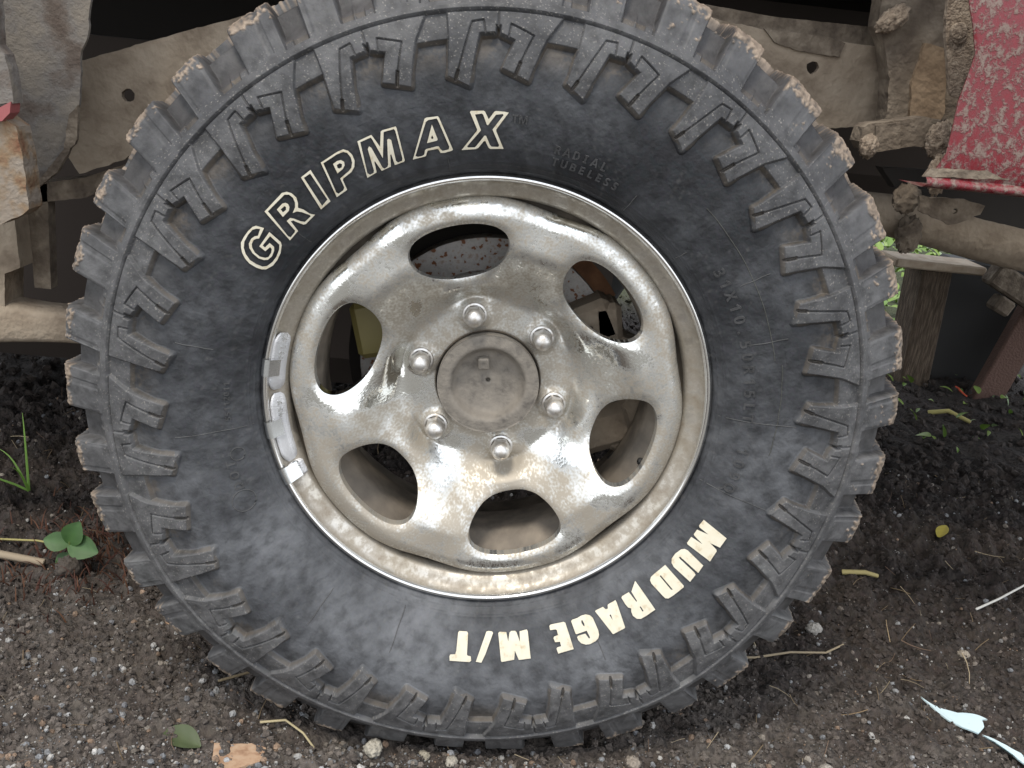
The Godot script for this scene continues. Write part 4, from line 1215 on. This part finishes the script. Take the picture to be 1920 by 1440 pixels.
func soil_col(x: float, z: float) -> Color:
	var n := nz.get_noise_2d(x * 16.0 + 7.0, z * 16.0)
	var m := nf.get_noise_2d(x * 110.0, z * 110.0)
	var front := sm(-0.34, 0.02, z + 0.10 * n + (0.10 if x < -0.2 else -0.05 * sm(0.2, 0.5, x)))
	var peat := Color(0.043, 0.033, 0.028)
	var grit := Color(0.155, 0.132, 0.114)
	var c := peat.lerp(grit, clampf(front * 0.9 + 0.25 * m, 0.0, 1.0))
	c = c.lerp(Color(0.062, 0.046, 0.037), clampf(0.3 + 0.9 * nz.get_noise_2d(x * 9.0, z * 12.0 + 90.0), 0, 0.7))
	# beyond the truck: earth with grass showing through
	var far := sm(-1.9, -2.6, z)
	c = c.lerp(Color(0.075, 0.10, 0.03), far * 0.7)
	# open ground in front and around, unseen: grit made paler to brighten the chrome
	var bounce_yard := maxf(sm(0.12, 0.8, z), sm(1.6, 2.6, absf(x)) * (1.0 - far))
	return c.lerp(Color(0.30, 0.288, 0.265), bounce_yard)

func ground() -> void:
	var xs := axis_steps(-0.80, 1.02, 0.0045, 300.0)
	var zs := axis_steps(-0.85, 0.12, 0.0045, 300.0)
	var pos := PackedVector3Array(); var cols := PackedColorArray()
	for z in zs:
		for x in xs:
			pos.append(Vector3(x, ground_h(x, z), z))
			cols.append(soil_col(x, z))
	var mb := MB.new()
	mb.grid(pos, xs.size(), zs.size(), false, cols, Vector3.ZERO, true)
	var g := put("ground", mb.mesh(), M.soil)
	tag(g, "dark damp soil mixed with grit under the tyre", "", "", "structure")

func stone_mesh(sd: int, sharp: float) -> ArrayMesh:
	var nu := 7; var nv := 5
	var pos := PackedVector3Array()
	for j in nv:
		var t := PI * j / (nv - 1)
		for i in nu:
			var a := TAU * (i % (nu - 1)) / (nu - 1) + 0.4 * j
			var d := Vector3(sin(t) * cos(a), cos(t) * 0.72, sin(t) * sin(a) * 0.85)
			pos.append(d * (1.0 + sharp * nf.get_noise_3d(d.x * 1.6 + sd * 3.1, d.y * 1.6, d.z * 1.6)))
	var mb := MB.new()
	for j in nv - 1:
		for i in nu - 1:
			var a := pos[j * nu + i]; var b := pos[j * nu + i + 1]; var c := pos[(j + 1) * nu + i + 1]; var d := pos[(j + 1) * nu + i]
			if j > 0: mb.flat([a, b, c], Color.WHITE, a + b + c)
			if j < nv - 2: mb.flat([a, c, d], Color.WHITE, a + c + d)
	return mb.mesh()

func in_tyre(x: float, z: float) -> bool:
	return absf(x) < 0.14 and z < 0.012 and z > -0.25

func scatter(called: String, label: String, mesh: Mesh, count: int, s0: float, s1: float, pick: Callable, cols: Array, m: Material, flat := 1.0, area := Rect2(-0.80, -0.88, 1.9, 1.01)) -> void:
	var mm := MultiMesh.new()
	mm.transform_format = MultiMesh.TRANSFORM_3D
	mm.use_colors = true
	mm.mesh = mesh
	var xf := []; var cc := []
	var tries := 0
	while xf.size() < count and tries < count * 12:
		tries += 1
		var x := rng.randf_range(area.position.x, area.end.x)
		var z := area.end.y - area.size.y * pow(rng.randf(), 1.25)
		if in_tyre(x, z): continue
		if rng.randf() > pick.call(x, z): continue
		var s := lerpf(s0, s1, pow(rng.randf(), 2.6))
		var b := Basis.from_euler(Vector3(rng.randf() * TAU, rng.randf() * TAU, rng.randf() * TAU)).scaled(Vector3(s, s * flat, s * rng.randf_range(0.7, 1.1)))
		xf.append(Transform3D(b, Vector3(x, ground_h(x, z) + s * 0.25, z)))
		var c: Color = cols[rng.randi() % cols.size()] if cols.size() else soil_col(x, z) * 1.1
		cc.append(c * rng.randf_range(0.7, 1.25))
	mm.instance_count = xf.size()
	for i in xf.size():
		mm.set_instance_transform(i, xf[i]); mm.set_instance_color(i, cc[i])
	var o := MultiMeshInstance3D.new()
	o.name = called
	o.multimesh = mm
	o.material_override = m
	add_child(o, true)
	tag(o, label, "", "", "stuff")

func strand_mesh() -> ArrayMesh:
	var mb := MB.new()
	tube(mb, [Vector3(-1, 0, 0), Vector3(-0.4, 0.05, 0.1), Vector3(0.3, 0.06, 0.08), Vector3(1, 0, -0.06)], 0.035, 4, Color.WHITE, 0.6)
	return mb.mesh()

func litter() -> void:
	var grey := [Color(0.26, 0.265, 0.275), Color(0.20, 0.20, 0.21), Color(0.38, 0.38, 0.38), Color(0.24, 0.205, 0.17), Color(0.30, 0.265, 0.225), Color(0.48, 0.465, 0.44), Color(0.15, 0.14, 0.13), Color(0.20, 0.165, 0.14), Color(0.18, 0.15, 0.125), Color(0.31, 0.215, 0.15)]
	var dens := func(x: float, z: float) -> float:
		var n := nz.get_noise_2d(x * 20.0 + 3.0, z * 20.0)
		return clampf(0.42 * sm(-0.45, 0.05, z) * (1.0 if x < 0.1 else 0.6) + 0.5 * n + 0.7 * sm(0.015, 0.06, z + 0.06 * (x - 0.0)), 0.02, 1.0)
	scatter("gravel", "grey and brown gravel chips lying in the soil", stone_mesh(1, 0.5), 5500, 0.0010, 0.0050, dens, grey, M.stone)
	scatter("sharp_gravel", "angular grey gravel chips pressed into the soil", stone_mesh(5, 0.8), 5500, 0.0009, 0.0044, dens, grey, M.stone)
	var soil := [Color(0.065, 0.050, 0.042), Color(0.11, 0.083, 0.066), Color(0.05, 0.040, 0.036), Color(0.15, 0.117, 0.092)]
	var all := func(_x: float, _z: float) -> float: return 0.9
	scatter("soil_crumbs", "crumbs of dark peaty soil scattered on the ground", stone_mesh(9, 0.9), 26000, 0.0010, 0.0052, all, [], M.stone)
	scatter("fine_grit", "fine grit dusted over the soil", stone_mesh(17, 0.6), 36000, 0.0005, 0.0015, dens, grey + soil, M.stone)
	scatter("soil_clods", "dark clods of earth on the ground under the truck", stone_mesh(13, 0.9), 20000, 0.002, 0.012, all, [], M.stone, 1.0, Rect2(-1.7, -2.3, 4.0, 1.5))
	var straw := [Color(0.30, 0.22, 0.13), Color(0.20, 0.14, 0.08), Color(0.36, 0.29, 0.19), Color(0.14, 0.09, 0.06)]
	scatter("root_fibres", "thin dry roots and straws strewn over the soil", strand_mesh(), 650, 0.005, 0.026, all, straw, M.straw)

func pebble(x: float, z: float, s: float, col: Color, sd: int, label: String) -> void:
	var m := clump(s, sd, Vector3(1, 0.75, 0.85), 0.3)
	var mm: StandardMaterial3D = M.stone.duplicate()
	mm.vertex_color_use_as_albedo = false
	mm.albedo_color = lin(col.r, col.g, col.b)
	var o := put("pebble", m, mm, self, Vector3(x, ground_h(x, z) + s * 0.35, z), Vector3(0, sd * 1.3, 0))
	tag(o, label, "pebble", "pebbles lying near the tyre")

func leaf(mb: MB, at: Vector3, dir: Vector3, up: Vector3, length: float, width: float, col: Color, curl := 0.2) -> void:
	var side := dir.cross(up).normalized()
	var nrm := side.cross(dir).normalized()
	var pos := PackedVector3Array(); var cols := PackedColorArray()
	for j in 8:
		var t := j / 7.0
		var wd := width * pow(sin(PI * clampf(t * 0.92 + 0.06, 0, 1)), 0.8)
		for i in 5:
			var s := (i - 2) / 2.0
			pos.append(at + dir * length * t + side * wd * s + nrm * (absf(s) * wd * 0.25 - curl * length * t * t))
			var c := col * (1.0 if i != 2 else 1.25)
			c = c.lerp(Color(col.r * 0.7, col.g * 0.75, col.b * 0.6), 0.5 * absf(sin(j * 1.7 + i)))
			cols.append(Color(c.r, c.g, c.b))
	mb.grid(pos, 5, 8, false, cols, Vector3.ZERO, false)

func blade(mb: MB, at: Vector3, tip: Vector3, width: float, col: Color) -> void:
	var d := (tip - at)
	var side := d.cross(Vector3(0.3, 0.2, 1)).normalized()
	var pos := PackedVector3Array(); var cols := PackedColorArray()
	for j in 7:
		var t := j / 6.0
		var p := at + d * t + Vector3(0, d.length() * 0.18 * sin(PI * t), 0)
		var wd := width * (1.0 - t * 0.85)
		pos.append(p - side * wd); pos.append(p + Vector3(0, 0, wd * 0.4)); pos.append(p + side * wd)
		for i in 3: cols.append(col)
	mb.grid(pos, 3, 7, false, cols, Vector3.ZERO, false)

func shard(called: String, pts: Array, x: float, z: float, y: float, m: Material, thick := 0.0015, tilt := Vector3.ZERO) -> MeshInstance3D:
	# thin scrap lying on the ground; pts in metres on the ground plane
	var poly := ragged(pts, 0.005, 0.0012, x * 99.0)
	if Geometry2D.is_polygon_clockwise(poly): poly.reverse()
	var tr := Geometry2D.triangulate_polygon(poly)
	var mb := MB.new()
	for s in 2:
		var k := mb.v.size()
		for p in poly: mb.vert(Vector3(p.x, -thick * s + 0.06 * p.x * p.x / 0.05 + 0.0015 * nf.get_noise_2d(p.x * 2000.0, p.y * 2000.0), p.y), Vector3.UP * (1 - 2 * s))
		for i in range(0, tr.size(), 3): mb.tri(k + tr[i], k + tr[i + 1], k + tr[i + 2])
	for i in poly.size():
		var j := (i + 1) % poly.size()
		mb.flat([mb.v[i], mb.v[j], mb.v[poly.size() + j], mb.v[poly.size() + i]], Color.WHITE)
	return put(called, mb.mesh(), m, self, Vector3(x, ground_h(x, z) + y, z), tilt)

func small_things() -> void:
	pebble(-0.082, 0.030, 0.0105, Color(0.50, 0.46, 0.38), 1, "largest pale rounded pebble just in front of the tyre's lowest point")
	pebble(-0.030, 0.028, 0.0062, Color(0.40, 0.36, 0.28), 2, "small cream pebble under the left end of the white letters M/T")
	pebble(-0.002, 0.040, 0.0068, Color(0.46, 0.42, 0.35), 3, "rounded cream pebble below the middle of the tyre")
	pebble(0.185, 0.026, 0.0085, Color(0.34, 0.29, 0.24), 4, "flat brown stone in front of the tyre at the right")
	pebble(0.475, -0.27, 0.0110, Color(0.40, 0.38, 0.35), 5, "grey stone lying on dark soil below the red panel")
	pebble(-0.505, -0.265, 0.0185, Color(0.085, 0.068, 0.055), 6, "dark brown clod at the foot of the green seedling")
	pebble(-0.365, -0.235, 0.0080, Color(0.36, 0.33, 0.28), 7, "pale stone at the left beside the tyre tread")
	pebble(0.395, 0.012, 0.0100, Color(0.42, 0.38, 0.33), 8, "pale angular stone at the bottom edge right of the tyre")
	pebble(0.665, -0.235, 0.0078, Color(0.36, 0.31, 0.25), 9, "tan stone beside the white wire at the right edge")
	# seedling at the left
	var s := base("seedling", self, Vector3(-0.512, ground_h(-0.512, -0.285), -0.285))
	var stem := MB.new()
	tube(stem, [Vector3(0, -0.005, 0), Vector3(0.002, 0.02, 0.002), Vector3(0.001, 0.040, 0.0)], 0.0014, 6, Color(0.10, 0.16, 0.04))
	put("stem", stem.mesh(), M.leaf, s)
	for q in [[-0.9, 0.25, 0.2, 0.031, 0.013], [0.35, 0.85, 0.1, 0.034, 0.015], [0.85, 0.0, 0.3, 0.040, 0.016], [-0.5, -0.35, 0.5, 0.020, 0.008], [0.95, -0.3, 0.3, 0.034, 0.004]]:
		var lf := MB.new()
		leaf(lf, Vector3(0, 0.036 if q[3] > 0.025 else 0.022, 0), Vector3(q[0], q[1], q[2]).normalized(), Vector3(0.1, 0.6, 0.8), q[3], q[4], Color(0.050, 0.115, 0.030))
		put("leaf", lf.mesh(), M.leaf, s)
	tag(s, "green seedling with broad leaves on the soil left of the tyre", "plant")
	# grass blades farther left
	var g := base("grass_tuft", self, Vector3(-0.66, ground_h(-0.66, -0.50), -0.50))
	for q in [[0.0, -0.045, 0.115], [-0.03, -0.03, 0.06], [-0.09, 0.02, 0.012], [0.004, 0.01, 0.05]]:
		var bl := MB.new()
		blade(bl, Vector3(0.0, 0.0, 0.0), Vector3(q[0] - 0.015, q[2], q[1] + 0.02), 0.0021, Color(0.14, 0.26, 0.04))
		put("blade", bl.mesh(), M.leaf, g)
	tag(g, "few bright green grass blades in the dark soil behind the seedling", "grass")
	# withered leaf at the bottom left and the brown chip beside it
	var wl := MB.new()
	leaf(wl, Vector3(0, 0, 0), Vector3(0.85, 0.12, 0.45).normalized(), Vector3(0, 1, 0.3), 0.044, 0.013, Color(0.075, 0.095, 0.045), 0.15)
	var o := put("withered_leaf", wl.mesh(), M.leaf, self, Vector3(-0.292, ground_h(-0.292, 0.022) + 0.002, 0.022))
	tag(o, "withered grey-green leaf lying on gravel at the bottom left", "leaf")
	M.chip = tri_map(mat(Color.WHITE, 0.9), 10.0)
	M.chip.albedo_texture = ntex(61, 0.012, [[0.0, lin(0.22, 0.12, 0.07)], [0.5, lin(0.40, 0.26, 0.165)], [1.0, lin(0.46, 0.34, 0.24)]], 5)
	o = shard("bark_chip", V([-0.026, -0.012, 0.010, -0.016, 0.026, -0.010, 0.024, 0.010, 0.0, 0.022, -0.02, 0.02]), -0.213, 0.052, 0.004, M.chip, 0.003)
	tag(o, "flat orange-brown bark chip at the bottom edge left of centre", "bark chip")
	o = shard("bark_chip", V([-0.022, -0.004, 0.004, -0.007, 0.022, -0.001, 0.018, 0.006, -0.008, 0.005]), -0.345, -0.175, 0.003, M.chip, 0.004, Vector3(0.2, -0.6, 0))
	tag(o, "rust-brown bark flake against the tyre's lower left tread", "bark chip")
	# pale blue scrap of plastic, two ends showing from the soil
	var bs := base("plastic_scrap", self, Vector3(0.592, ground_h(0.592, -0.05) + 0.009, -0.062))
	bs.scale = Vector3.ONE * 1.3
	for q in [[V([-0.025, -0.052, 0.0, -0.030, 0.024, -0.022, 0.016, -0.018, 0.013, -0.008, 0.004, 0.0, -0.012, -0.022]), 0.0], [V([0.006, 0.002, 0.018, 0.012, 0.034, 0.018, 0.036, 0.030, 0.040, 0.044, 0.026, 0.034, 0.014, 0.016]), 0.0]]:
		var poly := PackedVector2Array(ragged(q[0], 0.004, 0.0012, 4.0))
		if Geometry2D.is_polygon_clockwise(poly): poly.reverse()
		var mb := MB.new()
		var tr := Geometry2D.triangulate_polygon(poly)
		for sd in 2:
			var k := mb.v.size()
			for p in poly: mb.vert(Vector3(p.x, -0.001 * sd + 0.003 * sin(p.x * 120.0), p.y), Vector3(0, 1 - 2 * sd, 0))
			for i in range(0, tr.size(), 3): mb.tri(k + tr[i], k + tr[i + 1], k + tr[i + 2])
		put("scrap_piece", mb.mesh(), M.foil, bs)
	tag(bs, "pale blue torn plastic scrap half buried at the bottom right", "plastic scrap")
	# twigs and stalks
	for q in [
		["straw_stalk", [0.572, -0.435, 0.012, 0.604, -0.428, 0.010, 0.625, -0.430, 0.011], 0.0042, Color(0.36, 0.30, 0.13), "short yellow stalk on dark soil right of the tyre", "stalk"],
		["yellow_stalk", [1.09, -1.29, 0.02, 1.13, -1.275, 0.02, 1.17, -1.24, 0.02], 0.006, Color(0.48, 0.42, 0.16), "yellow stalk lying behind the tyre at the right", "stalk"],
		["wire", [0.735, -0.345, 0.004, 0.78, -0.37, 0.015, 0.85, -0.405, 0.045], 0.0019, Color(0.55, 0.54, 0.5), "bent whitish wire sticking out of the soil at the right edge", "wire"],
		["split_stick", [-0.70, -0.30, 0.012, -0.62, -0.285, 0.014, -0.54, -0.275, 0.010], 0.0062, Color(0.30, 0.24, 0.17), "pale split stick lying in front of the seedling", "stick"],
		["thin_twig", [-0.26, -0.055, 0.006, -0.225, -0.075, 0.010, -0.195, -0.10, 0.012, -0.175, -0.12, 0.010], 0.0016, Color(0.26, 0.20, 0.12), "thin forked twig on gravel left of the tyre", "twig"],
		["dry_stem", [-0.63, -0.335, 0.012, -0.57, -0.325, 0.020, -0.515, -0.32, 0.016], 0.0016, Color(0.34, 0.30, 0.12), "dry yellow stem running into the seedling", "stem"],
		["root", [0.33, -0.19, 0.008, 0.37, -0.185, 0.010, 0.42, -0.20, 0.012, 0.47, -0.21, 0.013, 0.50, -0.23, 0.010], 0.0017, Color(0.30, 0.24, 0.16), "long thin root winding over the soil at the lower right", "root"],
		["grass_straw", [-0.20, 0.012, 0.012, -0.175, 0.008, 0.016, -0.155, 0.018, 0.012, -0.142, 0.028, 0.006], 0.0014, Color(0.40, 0.34, 0.20), "dry grass straw under the tyre's lower left blocks", "straw"]]:
		var mb := MB.new(); var pts := []
		for i in range(0, q[1].size(), 3): pts.append(Vector3(q[1][i], ground_h(q[1][i], q[1][i + 1]) + q[1][i + 2] * 0.7, q[1][i + 1]))
		tube(mb, pts, q[2], 6, q[3], 0.8)
		var o2 := put(q[0], mb.mesh(), M.straw)
		tag(o2, q[4], q[5])
	var yl := MB.new()
	leaf(yl, Vector3.ZERO, Vector3(0.5, 0.35, -0.6).normalized(), Vector3(-0.4, 0.8, 0.4), 0.036, 0.010, Color(0.34, 0.28, 0.06), 0.1)
	o = put("yellow_leaf", yl.mesh(), M.leaf, self, Vector3(0.80, ground_h(0.80, -0.60) + 0.01, -0.60))
	tag(o, "yellowing leaf standing in the dark soil near the right edge", "leaf")
	# reddish moss under the tread at the left
	var ms := MB.new()
	rng.seed = 77
	for i in 420:
		var x := -0.50 + rng.randfn(0.0, 0.05); var z := -0.33 + rng.randfn(0.0, 0.07)
		var p := Vector3(x, ground_h(x, z), z)
		blade(ms, p, p + Vector3(rng.randfn(0, 0.010), rng.randf_range(0.006, 0.022), rng.randfn(0, 0.010)), 0.0011, Color(0.060, 0.022, 0.015).lerp(Color(0.10, 0.045, 0.022), rng.randf()))
	o = put("red_moss", ms.mesh(), M.straw)
	tag(o, "reddish brown moss beside the tyre's left tread", "", "", "stuff")

func background() -> void:
	# timber blocks beyond the truck at the right
	var post := MB.new()
	bevel_box(post, Vector3(0.085, 0.32, 0.09), 0.006)
	var o := put("timber_post", post.mesh(), M.wood, self, Vector3(1.165, 0.145, -1.60), Vector3(0, 0.15, 0.03))
	tag(o, "short brown timber post standing under the light plank", "post")
	var pk := MB.new()
	bevel_box(pk, Vector3(0.25, 0.022, 0.10), 0.004)
	o = put("light_plank", pk.mesh(), M.plank, self, Vector3(1.155, 0.318, -1.58), Vector3(0.05, 0.1, -0.02))
	tag(o, "pale weathered plank lying on top of the timber post", "plank")
	var bk := MB.new()
	bevel_box(bk, Vector3(0.24, 0.34, 0.10), 0.008)
	o = put("grey_block", bk.mesh(), M.slate, self, Vector3(1.36, 0.155, -1.68), Vector3(0, -0.1, 0))
	tag(o, "dark grey block standing behind the brown timber post", "block")
	var sl := MB.new()
	bevel_box(sl, Vector3(0.075, 0.30, 0.04), 0.004)
	o = put("leaning_board", sl.mesh(), M.oldboard, self, Vector3(1.375, 0.12, -1.50), Vector3(-0.1, 0, -0.33))
	tag(o, "reddish brown board leaning against the dark grey block", "board")
	var arm := MB.new()
	bevel_box(arm, Vector3(0.20, 0.06, 0.05), 0.006)
	bevel_box(arm, Vector3(0.045, 0.04, 0.05), 0.006, Color.WHITE, Transform3D(Basis.IDENTITY, Vector3(-0.03, -0.055, 0.01)))
	o = put("steel_bracket", arm.mesh(), M.mudbrown, self, Vector3(1.345, 0.285, -1.47), Vector3(0, 0, -0.45))
	tag(o, "muddy steel bracket with a pale block end above the leaning board", "bracket")
	var lg := MB.new()
	tube(lg, [Vector3(0, 0, 0), Vector3(0.01, 0.16, 0), Vector3(0.02, 0.30, -0.02)], 0.05, 12)
	o = put("wicker_log", lg.mesh(), M.wood, self, Vector3(1.50, 0.0, -1.50))
	tag(o, "round brown log at the right edge", "log")
	# green weeds beyond
	rng.seed = 5
	var lf := MB.new()
	leaf(lf, Vector3.ZERO, Vector3(0, 0.3, 1).normalized(), Vector3(0, 1, -0.3), 1.0, 0.30, Color.WHITE, 0.3)
	var lm := lf.mesh()
	for part in 2:
		var mm := MultiMesh.new()
		mm.transform_format = MultiMesh.TRANSFORM_3D
		mm.use_colors = true
		mm.mesh = lm
		var n := 5200 if part == 0 else 240
		mm.instance_count = n
		for i in n:
			var x: float; var z: float; var y: float
			if part == 0:
				x = rng.randf_range(0.6, 4.5); z = rng.randf_range(-4.6, -1.95)
				y = rng.randf() * 0.22 * sm(-1.9, -2.8, z)
			else:
				x = rng.randf_range(0.95, 1.75); z = rng.randf_range(-1.75, -1.05)
				if rng.randf() > 0.4 + nz.get_noise_2d(x * 40.0, z * 40.0): y = -0.2
				else: y = rng.randf() * 0.03
			var sc := rng.randf_range(0.02, 0.075) if part == 0 else rng.randf_range(0.012, 0.045)
			var b := Basis.from_euler(Vector3(rng.randf_range(-0.9, 0.5), rng.randf() * TAU, rng.randf_range(-0.4, 0.4))).scaled(Vector3(sc * rng.randf_range(0.3, 1.0), sc, sc))
			mm.set_instance_transform(i, Transform3D(b, Vector3(x, y, z)))
			var c := Color(0.12, 0.22, 0.035).lerp(Color(0.24, 0.33, 0.07), rng.randf())
			if rng.randf() < 0.12: c = Color(0.26, 0.34, 0.20)
			mm.set_instance_color(i, c)
		var w := MultiMeshInstance3D.new()
		w.name = "weeds" if part == 0 else "low_weeds"
		w.multimesh = mm
		w.material_override = M.leaf
		add_child(w, true)
		tag(w, "sunlit green weeds growing beyond the truck" if part == 0 else "small green weeds on the soil round the timber blocks", "", "", "stuff")
	var rb := shard("red_scrap", V([-0.03, -0.006, 0.03, -0.004, 0.028, 0.006, -0.03, 0.005]), 1.23, -1.42, 0.03, M.redscrap, 0.003, Vector3(0.2, 0.5, -0.5))
	tag(rb, "small orange-red strip lying among the weeds by the leaning board", "scrap")

# ---------------------------------------------------------------- scene
func _ready() -> void:
	rng.seed = 4242
	nz.seed = 3; nz.frequency = 1.0; nz.fractal_octaves = 4
	nf.seed = 8; nf.frequency = 1.0; nf.fractal_octaves = 2
	var cam := Camera3D.new()
	cam.name = "camera"
	cam.position = Vector3(-0.0276, 0.2915 + AX, 0.8452)
	cam.rotation = Vector3(deg_to_rad(-17.736), deg_to_rad(-3.248), deg_to_rad(6.125))
	cam.fov = 43.603
	cam.near = 0.02
	cam.far = 900.0
	add_child(cam)
	cam.current = true
	var env := Environment.new()
	env.background_mode = Environment.BG_SKY
	var sky := Sky.new()
	var sm_ := ProceduralSkyMaterial.new()
	sm_.sky_top_color = Color(0.86, 0.885, 0.925)
	sm_.sky_horizon_color = Color(0.93, 0.94, 0.95)
	sm_.sky_curve = 0.2
	sm_.ground_bottom_color = Color(0.3, 0.28, 0.25)
	sm_.ground_horizon_color = Color(0.6, 0.6, 0.6)
	sky.sky_material = sm_
	env.sky = sky
	env.tonemap_mode = Environment.TONE_MAPPER_LINEAR
	env.tonemap_exposure = 2.1
	env.sdfgi_enabled = true
	env.ssao_enabled = true
	env.ssil_enabled = true
	var we := WorldEnvironment.new()
	we.name = "world_environment"
	we.environment = env
	add_child(we)
	var sun := DirectionalLight3D.new()
	sun.name = "sun"
	sun.light_energy = 0.35
	sun.light_color = Color(1.0, 0.97, 0.92)
	sun.light_angular_distance = 14.0
	sun.shadow_enabled = true
	sun.look_at_from_position(Vector3(-0.5, 2.2, 1.0), Vector3.ZERO)
	add_child(sun)
	materials()
	M.oldboard = tri_map(mat(lin(0.115, 0.066, 0.05), 0.9), 5.0)
	bump(M.oldboard, M.wood.heightmap_texture, 0.2)
	M.redscrap = mat(lin(0.45, 0.07, 0.03), 0.6)
	ground()
	var t := truck_body()
	brake(t)
	wheel(t)
	litter()
	small_things()
	background()
